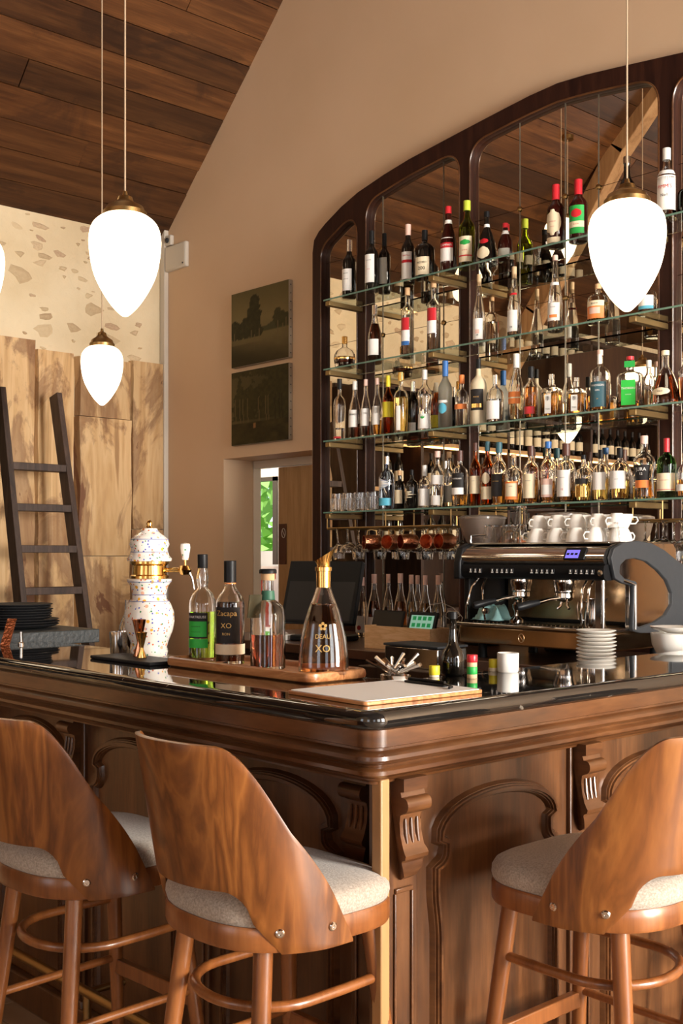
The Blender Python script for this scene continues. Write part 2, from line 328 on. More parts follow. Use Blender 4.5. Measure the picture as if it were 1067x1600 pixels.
# left stone wall
wl = struct(MB().box(LX-.35, LX, NY, WY+.3, 0, EAVE+.02).build('wall_left', M_render))
stone_meshes = []
for k in range(12):
    n = R.randint(7, 11); pts = []
    for i in range(n):
        a = 2*PI*i/n; r = 1+R.uniform(-.38, .25); pts.append((r*math.cos(a), r*math.sin(a)))
    mb = MB(); P = [(0, y, z) for y, z in pts]+[(.6, y*.86, z*.86) for y, z in pts]+[(1, y*.5, z*.5) for y, z in pts]
    F = [(i, (i+1) % n, n+(i+1) % n, n+i) for i in range(n)]+[(n+i, n+(i+1) % n, 2*n+(i+1) % n, 2*n+i) for i in range(n)]+[tuple(range(2*n, 3*n))]
    stone_meshes.append(mb.add(P, F).mesh('stone', M_stone, True, 50))
cnt = 0; placed = []
while cnt < 430:
    y = R.uniform(-3.2, 4.3); z = R.uniform(2.62, 3.6); sy = R.uniform(.014, .075)*(1 if R.random() < .85 else 1.6); sz = sy*R.uniform(.35, .7)
    if any(abs(y-a) < (sy+c)*.98 and abs(z-b) < (sz+d)*1.0 for a, b, c, d in placed):
        cnt += .1; continue
    placed.append((y, z, sy, sz)); cnt += 1
    o = D.objects.new('stone', stone_meshes[R.randrange(12)]); C.objects.link(o); o.parent = wl; o.location = (LX-.002, y, z); o.scale = (R.uniform(.004, .012), sy, sz); o.rotation_euler = (R.uniform(-.25, .25), 0, 0)
# right and near walls with window openings
def win_wall(name, ax, pos, a0, a1, hs, top, inward):
    mb = MB(); edges = [a0]
    for c in hs: edges += [c-.75, c+.75]
    edges.append(a1); t = .3*(-inward)
    def bx(u0, u1, z0, z1):
        lo, hi = sorted((pos, pos+t))
        if ax == 'x': mb.box(lo, hi, u0, u1, z0, z1)
        else: mb.box(u0, u1, lo, hi, z0, z1)
    for i in range(0, len(edges), 2): bx(edges[i], edges[i+1], 0, top)
    for c in hs: bx(c-.75, c+.75, 0, .6); bx(c-.75, c+.75, 3.2, top)
    return struct(mb.build(name, M_plaster, smooth=False))
win_wall('wall_right', 'x', RX, NY, WY+.3, (-2.2, .6, 3.0), EAVE+.02, -1)
win_wall('wall_near', 'y', NY, LX, RX, (-2.6, 1.4), EAVE+.02, 1)
struct(MB().prism([(LX-.2, EAVE-.1), (RX+.2, EAVE-.1), (RIDX, RIDZ+.1)], lambda a, b, d: (a, d, b), NY-.3, NY).build('wall_near_gable', M_plaster))
wi = 1
def window(cx, cy, along):
    global wi
    mb = MB()
    def bx(u0, u1, z0, z1, t=.03):
        if along == 'y': mb.box(cx-t, cx+t, cy+u0, cy+u1, z0, z1)
        else: mb.box(cx+u0, cx+u1, cy-t, cy+t, z0, z1)
    bx(-.75, -.69, .6, 3.2); bx(.69, .75, .6, 3.2); bx(-.69, .69, .6, .67); bx(-.69, .69, 3.13, 3.2); bx(-.02, .02, .67, 3.13, .02)
    for z in (1.3, 1.95, 2.6): bx(-.69, .69, z-.015, z+.015, .015)
    struct(mb.build('window_%d' % wi, M_white, smooth=False)); wi += 1
for wy in (-2.2, .6, 3.0): window(4.12, wy, 'y')
for wx in (-2.6, 1.4): window(wx, -4.62, 'x')
# ceiling: deck + boards
ceil = struct(MB().prism([(LX-.4, EAVE-.36), (RIDX, RIDZ+.012), (RX+.4, EAVE-.36), (RX+.4, EAVE-.2), (RIDX, RIDZ+.2), (LX-.4, EAVE-.2)], lambda a, b, d: (a, d, b), NY-.3, WY+.3).build('ceiling', mat('ceiling_gap', (.02, .01, .006), .9), smooth=False))
th = math.atan(SL); ux, uz = math.cos(th), math.sin(th); PWD = .188
i = 0; t = -.05
while t < 7.3:
    w = PWD*R.uniform(.9, 1.1); y = NY - R.uniform(0, 1.5)
    while y < WY:
        L = R.uniform(2.4, 4.6); y1 = min(y+L, WY+.02); y0 = max(y, NY)
        if y1-y0 > .1:
            tc = t+w/2; d = -.022+R.uniform(-.004, .004)
            piece('ceiling_board', 'ceiling_board', M_ceil, ceil, (LX+ux*tc+uz*-d, (y0+y1)/2, EAVE+uz*tc+ux*d), (w-.005, y1-y0-.004, .03), (0, -th+R.uniform(-.012, .012), 0))
        y += L
    t += w
t = 0
while t < 7.3:
    piece('ceiling_board', 'ceiling_board', M_ceil, ceil, (RX-ux*(t+.15)-uz*.022, (NY+WY)/2, EAVE+uz*(t+.15)-ux*.022), (.295, WY-NY, .03), (0, th, 0)); t += .3
# oak brace under the roof (seen in the mirror)
mb = MB(); pts = [(-6.55, .86, 3.05), (-6.2, .86, 3.55), (-5.8, .86, 4.1), (-5.35, .86, 4.75), (-5.0, .86, 5.12)]
for (a, b) in zip(pts, pts[1:]):
    a, b = Vector(a), Vector(b); dd = (b-a); mb.obox((a+b)/2, dd*.53, (0, .07, 0), dd.normalized().cross(Vector((0, 1, 0)))*.085)
br = mb.build('trim_1', M_beam, bevel=.01); struct(br)
# corner cable trunking and wall box
struct(MB().box(-6.655, -6.60, WY-.035, WY, .0, 3.70).build('trim_2', M_wplastic, bevel=.004))
# ---------------------------------------------------------------- pale slabs on the left wall
slabs = thing('slab_cladding', 'tall pale live-edge timber slabs standing against the stone wall', 'wood panelling', (LX, 0, 0))
def slab(y0, y1, z0, z1, th_, seed, key=0):
    rr = random.Random(seed); n = max(3, int((z1-z0)/.12)); L = []; Rr = []
    wob = .006
    a = b = 0
    for i in range(n+1):
        a = a*.6+rr.uniform(-wob, wob); b = b*.6+rr.uniform(-wob, wob); z = z0+(z1-z0)*i/n; L.append((y0+.003+a, z)); Rr.append((y1-.003+b, z))
    z_ = [(q[0], q[1]) for q in L]+[(q[0], q[1]) for q in reversed(Rr)]
    k = n+1; P = []; x1 = th_
    for (ya, z), (yb, _) in zip(L, Rr): P += [(.002, ya, z), (x1, ya+.012, z), (x1, yb-.012, z), (.002, yb, z)]
    F = []
    for i in range(n):
        for j in range(4): F.append((i*4+j, i*4+(j+1) % 4, i*4+4+(j+1) % 4, i*4+4+j))
    F += [(0, 1, 2, 3), (n*4+3, n*4+2, n*4+1, n*4)]
    MB().add(P, F).build('slab', M_slab, slabs, smooth=False)
def yw(x): return atX(x, 700, LX+.05)[1]
ya, yb, yc, yd = yw(55), yw(119), yw(204), 4.415
slab(yc, yd, 0, 1.60, .05, 1); slab(yc+.004, yd, 1.605, 2.74, .045, 2)
slab(yb, yc, 0, 1.42, .06, 3); slab(yb, yc+.01, 1.425, 2.33, .07, 4); slab(yb+.005, yc, 2.335, 2.72, .06, 5)
slab(ya, yb-.012, 0, 2.73, .055, 6); slab(2.9, ya, 0, 2.78, .07, 7)
# ---------------------------------------------------------------- ladder
lad = thing('ladder', 'dark brown wooden ladder leaning on the pale timber slabs', 'ladder', (0, 0, 0))
def ladX(h): return -6.42+(2.45-h)*.235
for k, yy in enumerate((3.10, 3.47)):
    a = Vector((ladX(0), yy-.03+k*.06, 0.0)); b = Vector((ladX(2.42), yy, 2.42)); d = b-a
    MB().obox((a+b)/2, d/2, (0, .018, 0), d.normalized().cross(Vector((0, 1, 0)))*.05).build('rail', M_ladder, lad, bevel=.003)
for k in range(8):
    y_px = 730+64*k; h = 1.43+(867-y_px)*6.85/1783
    if h < .1: break
    yo = .5*(2.42-h)/2.42*.06
    MB().box(ladX(h)-.045, ladX(h)+.045, 3.10-yo+.01, 3.47+yo-.01, h-.022, h+.022).build('rung', M_ladder, lad, bevel=.003)
# ---------------------------------------------------------------- wall box, sensor, paintings
p = atY(279, 402, WY)
wb = thing('wall_box', 'flat white electrical box on the plaster wall near the corner', 'box', (p[0], WY, p[2]))
MB().box(-.12, .12, -.03, 0, -.085, .085).build('box_body', M_wplastic, wb, bevel=.006)
MB().box(-.114, .114, -.035, -.0302, -.079, .079).build('cover', M_wplastic, wb, bevel=.003)
MB().lathe([(0, 0), (.006, 0), (.006, .004), (0, .005)], 10, mat4=Matrix.Translation((.095, -.035, -.06)) @ Matrix.Rotation(rad(90), 4, 'X')).build('lock', M_dgrey, wb)
p = atY(267, 377, WY)
sn = thing('motion_sensor', 'small white sensor above the wall box by the ceiling', 'sensor', (p[0], WY, p[2]))
MB().box(-.035, .035, -.03, 0, -.035, .035).build('sensor_body', M_wplastic, sn, bevel=.006)
MB().lathe([(.018, 0), (.018, .008), (.012, .014), (0, .016)], 14, mat4=Matrix.Translation((0, -.03, 0)) @ Matrix.Rotation(rad(90), 4, 'X')).build('lens', M_dgrey, sn)
def noise2(x, y, s=0):
    v = 0; a = .5
    for o in range(4):
        xi, yi = math.floor(x), math.floor(y); fx, fy = x-xi, y-yi; fx = fx*fx*(3-2*fx); fy = fy*fy*(3-2*fy)
        def h(i, j): q = math.sin(i*127.1+j*311.7+s*74.7)*43758.5453; return q-math.floor(q)
        v += a*((h(xi, yi)*(1-fx)+h(xi+1, yi)*fx)*(1-fy)+(h(xi, yi+1)*(1-fx)+h(xi+1, yi+1)*fx)*fy); x *= 2.03; y *= 2.03; a *= .5
    return v
def mixc(a, b, t): t = max(0, min(1, t)); return tuple(p*(1-t)+q*t for p, q in zip(a, b))
def paint1(u, v):   # lake with tall trees at left
    c = mixc((.075, .07, .032), (.15, .13, .065), 1-abs(v-.6)*1.9+.35*(noise2(u*5, v*5, 1)-.5))
    if v < .42: c = mixc((.12, .105, .052), (.055, .045, .02), (.42-v)*2.2+.5*(noise2(u*6, v*14, 2)-.5))
    hill = .42+.1*noise2(u*4, 1, 3)+max(0, (u-.6))*.25
    if v < hill and v > .40: c = (.05, .052, .026)
    def tree(cx, top, w, base, c0):
        nonlocal c
        if base < v < top:
            q = (v-base)/(top-base); ww = w*(.35+1.1*math.sin(min(1, q)*PI)**.7)
            if abs(u-cx) < ww*(.6+.9*noise2(u*18, v*18, cx*9)): c = mixc(c0, (.055, .05, .02), noise2(u*30, v*30, 5)*.8)
        if abs(u-cx) < .006 and base-.16 < v < base+.1: c = (.11, .09, .05)
    for cx, top, w in ((.06, .62, .07), (.16, .58, .07), (.27, .64, .08), (.42, .92, .085), (.36, .6, .06), (.5, .5, .04)): tree(cx, top, w, .36, (.018, .019, .008))
    for cx, top in ((.82, .68), (.9, .62), (.96, .6)): tree(cx, top, .05, .42, (.03, .032, .014))
    if v < .3: c = mixc(c, (.03, .026, .011), (.3-v)*3+(.6-u))
    return c
def paint2(u, v):   # forest path
    c = mixc((.085, .075, .035), (.03, .03, .012), u*1.0+.5*(noise2(u*5, v*5, 7)-.5))
    dens = noise2(u*7, v*7, 11)+.3*noise2(u*22, v*22, 12)
    if v > .32 and dens > .62-.3*u-(.1 if v < .7 else -.05): c = mixc((.02, .022, .009), (.055, .048, .016), noise2(u*30, v*30, 13))
    for cx in (.08, .16, .22, .3, .5, .62, .66, .78, .85, .9):
        if abs(u-cx-.01*math.sin(v*9)) < .007 and .24 < v < .62: c = (.10, .08, .04) if cx < .7 else (.02, .018, .008)
    if v < .3: c = mixc((.06, .05, .018), (.022, .02, .008), noise2(u*8, v*12, 14)*1.4)
    if abs(u-.42) < .02 and .2 < v < .27: c = (.22, .13, .06)
    return c
def painting(y0, y1, fn, label, seed):
    x0, x1 = -5.844, -5.272; n = 72; m2 = 60
    t = thing('painting', label, 'painting', ((x0+x1)/2, WY-.002, (y0+y1)/2), 0)
    w, h = x1-x0, y1-y0; cvo = MB().box(-w/2, w/2, -.028, 0, -h/2, h/2).build('stretched_canvas', mat('canvas_edge', (.36, .30, .22), .9), t, bevel=.003)
    V = []; F = []; cols = []
    for j in range(m2+1):
        for i in range(n+1):
            u, v = i/n, j/m2; V.append((-w/2+.002+(w-.004)*u, -.0295, -h/2+.002+(h-.004)*v)); cols.append(fn(u, v))
    for j in range(m2):
        for i in range(n): a = j*(n+1)+i; F.append((a, a+1, a+n+2, a+n+1))
    me = D.meshes.new('painted_face'); me.from_pydata(V, [], F); ca_ = me.color_attributes.new('paint', 'FLOAT_COLOR', 'POINT')
    for i, c in enumerate(cols): ca_.data[i].color = (c[0]*1.25, c[1]*1.08, c[2]*.85, 1)
    if 'oil_paint' not in MC:
        m, nn, l, b = nt('oil_paint'); at = nn.new('ShaderNodeVertexColor'); at.layer_name = 'paint'; l.new(at.outputs[0], b.inputs['Base Color']); b.inputs['Roughness'].default_value = .7; b.inputs['Specular IOR Level'].default_value = .2; MC['oil_paint'] = m
    me.materials.append(MC['oil_paint']); o = D.objects.new('painted_face', me); C.objects.link(o); o.parent = t
    for k in range(9): MB().lathe([(0, 0), (.004, .0), (.003, .002), (0, .003)], 8, mat4=Matrix.Translation((w/2, -.014, -h/2+.03+k*(h-.06)/8)) @ Matrix.Rotation(rad(90), 4, 'Y')).build('tack', M_dgrey, cvo)
painting(2.618, 3.089, paint1, 'unframed dark oil landscape of a lake with tall trees, upper one on plaster wall', 1)
painting(2.123, 2.588, paint2, 'unframed dark oil landscape of a forest path, lower one above the doorway', 2)
# ---------------------------------------------------------------- doorway niche and corridor beyond
M_reveal = plaster('reveal_plaster', (.70, .60, .47), (.76, .66, .53), bump=.03)
fr = struct(MB().box(nx0, nx0+.010, WY+.24, WY+.30, 0, 2.04).box(nx0, nx1, WY+.24, WY+.30, 2.00, 2.05).box(nx1-.04, nx1, WY+.24, WY+.3, 0, 2.00).build('trim_3', M_reveal, bevel=.003))
dx0 = atY(437, 800, WY+.27)[0]
dr = struct(MB().box(dx0, nx1-.045, WY+.255, WY+.295, .01, 1.995).build('door_1', M_door, bevel=.003))
pp = atY(441, 850, WY+.255)
MB().box(dx0+.01, dx0+.085, WY+.249, WY+.2555, pp[2]-.13, pp[2]+.13).build('door_plate', mat('bronze_plate', (.10, .045, .03), .35, .6), dr, bevel=.002)
MB().tube([(pp[0]+.02+.018*math.cos(a*PI/8), WY+.246, pp[2]+.07+.03*math.sin(a*PI/8)) for a in range(16)], .0025, 6, True).build('door_emblem', M_wplastic, dr)
MB().tube([(pp[0]+.008, WY+.246, pp[2]+.09), (pp[0]+.032, WY+.246, pp[2]+.05)], .002, 6).build('door_emblem', M_wplastic, dr)
# corridor: walls, far wall with a window, garden
FY = 6.9
struct(MB().box(nx1+.05, nx1+.3, WY+.3, FY, 0, 2.6).build('wall_corridor_right', M_reveal, smooth=False))
struct(MB().box(-10.0, -9.7, WY+.3, FY+.2, 0, 2.6).build('wall_corridor_left', M_reveal, smooth=False))
struct(MB().box(-10.0, nx1+.3, WY+.3, FY+.2, 2.6, 2.8).build('ceiling_corridor', M_reveal, smooth=False))
wx0, wz0, wz1 = -9.2, .0, .0
pl, pr = atY(405, 735, FY), atY(434, 735, FY); w0, w1 = pl[0]-.5, pr[0]
z1_ = atY(425, 745, FY)[2]; z0_ = atY(425, 882, FY)[2]
struct(MB().box(-9.7, w0, FY, FY+.2, 0, 2.6).box(w1, nx1+.3, FY, FY+.2, 0, 2.6).box(w0, w1, FY, FY+.2, 0, z0_-.02).box(w0, w1, FY, FY+.2, z1_, 2.6).build('wall_corridor_far', M_reveal, smooth=False))
struct(MB().box(w0, w1, FY-.02, FY+.04, z1_-.04, z1_).box(w1-.06, w1, FY-.02, FY+.04, z0_, z1_).box(w0, w0+.05, FY-.02, FY+.04, z0_, z1_).build('window_6', mat('dark_window_frame', (.06, .045, .03), .4), smooth=False))
tb = thing('red_bench', 'red painted bench beneath the corridor window beyond the doorway', 'bench', (w1-.35, FY-.28, 0))
MB().box(-.5, .42, -.2, .2, z0_-.14, z0_-.06).build('seat', mat('red_paint', (.42, .05, .02), .4), tb, bevel=.01)
for a in (-.4, .34): MB().box(a-.03, a+.03, -.17, .17, 0, z0_-.14).build('leg', MC['red_paint'], tb)
gd = struct(MB().box(-22, 2, FY+.2, 30, -.4, -.3).build('ground_outside', mat('lawn', (.16, .30, .06), .9, bump=.6)))
sillo = struct(MB().box(w0, w1, FY+.22, FY+.6, z0_-.2, z0_+.13).build('trim_5', M_white))
hm = MB(); rr = random.Random(3)
for k in range(2600):
    c = Vector((rr.uniform(-15, -8.2), rr.uniform(10.6, 12.0), rr.uniform(-.2, 5))); a = Vector((rr.gauss(0, 1), rr.gauss(0, 1), rr.gauss(0, 1))).normalized(); b = a.orthogonal().normalized(); s_ = rr.uniform(.1, .22)
    hm.add([c-a*s_, c+b*s_*.5, c+a*s_, c-b*s_*.5], [(0, 1, 2, 3)])
for k in range(7): hm.tube([(-14.5+k, 11.6, -.3), (-14.4+k, 11.5, 4.5)], .06, 6)
hd = hm.build('hedge', mat('leaf_green', (.22, .42, .07), .6), smooth=False); tag(hd, 'tall green hedge outside the window beyond the doorway', 'hedge'); stuff(hd)
sun = D.lights.new('sun', 'SUN'); sun.energy = 5; sun.angle = .02; so = D.objects.new('sun', sun); C.objects.link(so); so.location = (-4, 20, 12); so.rotation_euler = (rad(40), 0, rad(-10))
# ================================================================= THE BAR
CT = 1.12; ex, ey = -1.60, 1.545; inY = 2.0; inX = -1.98; LE = -3.72; RE = 4.35
bar = thing('bar_counter', 'carved brown wooden bar with arched panels, corbels and black marble top', 'bar counter', (0, 0, 0))
def barpath(off_x, off_y, r=.05, n=8):
    X, Y = ex-off_x, ey+off_y; P = [(LE, Y, 0, -1)]
    for i in range(n+1):
        a = -PI/2+PI/2*i/n; P.append((X-r+r*math.cos(a), Y+r+r*math.sin(a), math.cos(a), math.sin(a)))
    P.append((X, RE, 1, 0)); return P
# marble slab: outer edge nosed
prof = [(0-.02, .0)]
nose = [(-.03, CT)]+[(-.016+.016*math.cos(a), CT-.019+.019*math.sin(a)) for a in [PI/2-PI*i/8 for i in range(9)]]+[(-.03, CT-.038)]
ms = MB(); path = barpath(0, 0, .045)
k = len(nose); P = []; F = []
inner = [(LE, inY)]+[(inX-.0, inY)]*9+[(inX, RE)]
for (x, y, nx_, ny_), (ix, iy) in zip(path, inner):
    for a, z in nose: P.append((x+nx_*a, y+ny_*a, z))
    P.append((ix, iy, CT-.038)); P.append((ix, iy, CT))
kk = k+2
for i in range(len(path)-1):
    for j in range(kk): F.append((i*kk+j, i*kk+(j+1) % kk, (i+1)*kk+(j+1) % kk, (i+1)*kk+j))
F.append(tuple(range(kk))); F.append(tuple((len(path)-1)*kk+j for j in range(kk)))
ms.add(P, F).build('marble_top', M_marble, bar, angle=50)
# cornice
cz = 1.082
cor = [(-.20, cz), (-.006, cz), (-.006, 1.048), (-.014, 1.045), (-.014, 1.040), (-.006, 1.036), (.0, 1.030), (.001, 1.022), (-.004, 1.016), (-.016, 1.011), (-.019, 1.006), (-.013, 1.004), (-.008, .999), (-.008, .991), (-.014, .986), (-.024, .983), (-.028, .978), (-.034, .974), (-.036, .969), (-.20, .969)]
MB().sweep(cor, barpath(.006, .006, .05)).build('cornice', M_barh, bar, angle=30)
# carcass: left leg face at Y=1.72, right leg face at X=-1.665
FYL = 1.72; FXR = -1.665
MB().box(LE+.02, FXR-.06, FYL, inY-.02, .0, .98).build('front_panel_left', M_bar, bar)
MB().box(inX+.02, FXR, FYL+.002, RE, .0, .98).box(FXR-.03, FXR, 1.63, FYL+.002, 0, .975).build('front_panel_right', M_bar, bar)
MB().box(-1.662, -1.634, 1.604, 1.629, .0, .978).build('corner_post', M_strip, bar, bevel=.003)
def corbel_set(fn, c, w, nm='corbel'):
    """fn(a along face, d out from face, z) -> xyz"""
    def bx(mb, a0, a1, d0, d1, z0, z1):
        P = [fn(a, d, z) for z in (z0, z1) for a, d in ((a0, d0), (a1, d0), (a1, d1), (a0, d1))]
        mb.add(P, [(0, 3, 2, 1), (4, 5, 6, 7), (0, 1, 5, 4), (1, 2, 6, 5), (2, 3, 7, 6), (3, 0, 4, 7)])
    pl_ = MB(); bx(pl_, c-w*.72, c+w*.72, -.01, .012, 0, .976); plo = pl_.build('pilaster', M_bar, bar, bevel=.003)
    hw = w/2
    # side profile of the corbel (d,z)
    pr_ = [(0, .976), (.050, .976), (.050, .950), (.040, .948), (.043, .938)]
    pr_ += [(.048+.014*math.sin(a), .922+.016*math.cos(a)) for a in [PI*i/8 for i in range(9)]]
    pr_ += [(.036, .900), (.034, .885), (.036, .86), (.043, .836), (.050, .826), (.054, .820), (.052, .812), (.043, .808), (.040, .803), (.041, .79), (.034, .772), (.018, .762), (0, .760)]
    k = len(pr_); cb = MB()
    def wid(z): return hw*(1.12 if z > .905 else (1.0 if z > .83 else (1.08 if z > .805 else max(.35, 1.0-.8*((.805-z)/.045)**2))))
    P = [fn(c-wid(z), d, z) for d, z in pr_]+[fn(c+wid(z), d, z) for d, z in pr_]
    cb.add(P, [tuple(range(k))[::-1], tuple(range(k, 2*k))]+[(i, (i+1) % k, k+(i+1) % k, k+i) for i in range(k)])
    cbo = cb.build(nm, M_barh, bar, angle=30)
    for q in (-.55, 0, .55):
        fl = MB(); P = [Vector(fn(c+q*hw, .0365+.012*max(0, (.87-z))/.06, z)) for z in (.892, .88, .86, .842)]
        fl.tube(P, [.0025, .004, .004, .0025], 8); fl.build('flute', M_barh, cbo)
    # panel strip below
    st_ = MB()
    for q in (-1, 1): bx(st_, c+q*hw*.8-.003, c+q*hw*.8+.003, .012, .018, .06, .735)
    bx(st_, c-hw*.8, c+hw*.8, .012, .019, .735, .745); st_.build('pilaster_moulding', M_barh, plo, bevel=.002)
    ba = MB(); bx(ba, c-w*.8, c+w*.8, 0, .025, 0, .12); ba.build('pilaster_base', M_bar, plo, bevel=.004)
def arch_panel(fn, c, hw, zt=.905, zb=.14, both=True):
    """raised moulding: arch with stepped shoulders; a offset from centre"""
    half = []
    def q(a, z): half.append((a, z))
    q(hw*.98, zb); q(hw*.98, .62)
    for i in range(1, 5): t = i/4; q(hw*(.98+.05*smooth(t)), .62+.10*t)
    q(hw*1.03, .765)
    for i in range(1, 7): a = PI/2*i/6; q(hw*(1.03-.17*math.sin(a)), .765+.030*(1-math.cos(a)))
    q(hw*.86, .815); q(hw*.97, .825)
    for i in range(1, 10):
        a = i/9; q(hw*.97*math.cos(a*PI/2), .825+(zt-.825)*math.sin(a*PI/2)**.9)
    pts = half+[(-a, z) for a, z in reversed(half[:-1])]
    for w_, dz_ in ((.0105, .012), (.0075, .018), (.003, .024)):
        P = []; F = []; m = len(pts); k = 4
        for i, (a, z) in enumerate(pts):
            p0 = pts[max(i-1, 0)]; p1 = pts[min(i+1, m-1)]; tx, tz = p1[0]-p0[0], p1[1]-p0[1]; L = math.hypot(tx, tz) or 1; nx_, nz_ = -tz/L, tx/L
            P += [fn(c+a+nx_*w_*1.6, -.002, z+nz_*w_*1.6), fn(c+a+nx_*w_, dz_, z+nz_*w_), fn(c+a-nx_*w_, dz_, z-nz_*w_), fn(c+a-nx_*w_*1.6, -.002, z-nz_*w_*1.6)]
        for i in range(m-1):
            for j in range(3): F.append((i*4+j, i*4+j+1, i*4+5+j, i*4+4+j))
        MB().add(P, F).build('panel_moulding', M_barh, bar, angle=50)
    inr = [(a*.93, z-(.012 if z > .7 else 0)) for a, z in pts]
    MB().prism([(c+a, z) for a, z in inr], lambda a, b, d: fn(a, d, b), -.01, .004).build('raised_panel', M_bar, bar)
fR = lambda a, d, z: (FXR+d, a, z)
fL = lambda a, d, z: (a, FYL-d, z)
for cy in (1.685, 2.305, 2.925, 3.545, 4.165): corbel_set(fR, cy, .062)
for cy in (1.995, 2.615, 3.235, 3.855): arch_panel(fR, cy, .205)
for cx in (-1.79, -2.41, -3.03, -3.62): corbel_set(fL, cx, .062)
for cx in (-2.10, -2.72, -3.325): arch_panel(fL, cx, .205)
MB().box(FXR, FXR+.03, 1.64, RE, 0, .10).build('plinth', M_bar, bar, bevel=.006)
MB().box(LE+.02, FXR-.06, FYL-.03, FYL, 0, .10).build('plinth', M_bar, bar, bevel=.006)
# inner work counters of the bar
MB().box(-2.42, inX+.02, 2.62, RE, .95, .985).build('work_surface', mat('dark_worktop', (.035, .025, .02), .3), bar, bevel=.003)
MB().box(-2.40, inX+.02, 2.64, RE, 0, .95).build('under_counter', M_cab, bar)
# foot rail
rail = thing('foot_rail', 'brass foot rail running along the base of the bar', 'foot rail', (0, 0, 0))
MB().tube([(LE+.1, 1.60, .23), (-2.03, 1.60, .23)], .014, 12).build('rail_tube', M_brass, rail)
MB().tube([(-1.50, 2.36, .235), (-1.50, 4.2, .235)], .014, 12).build('rail_tube', M_brass, rail)
for xx in (-3.5, -2.78, -2.06):
    MB().tube([(xx, 1.60, .23), (xx, 1.60, .0)], .012, 10).build('post', M_brass, rail)
    MB().tube([(xx, 1.60, .23), (xx, FYL-.001, .23)], .010, 10).build('bracket', M_brass, rail)
for yy in (3.04, 3.9):
    MB().tube([(-1.50, yy, .25), (FXR+.031, yy, .25)], .010, 12).build('bracket', M_brass, rail)
    MB().lathe([(0, 0), (.03, 0), (.03, .006), (.014, .012), (0, .012)], 20, mat4=Matrix.Translation((FXR+.001, yy, .25)) @ Matrix.Rotation(rad(90), 4, 'Y')).build('rosette', M_brass, rail)
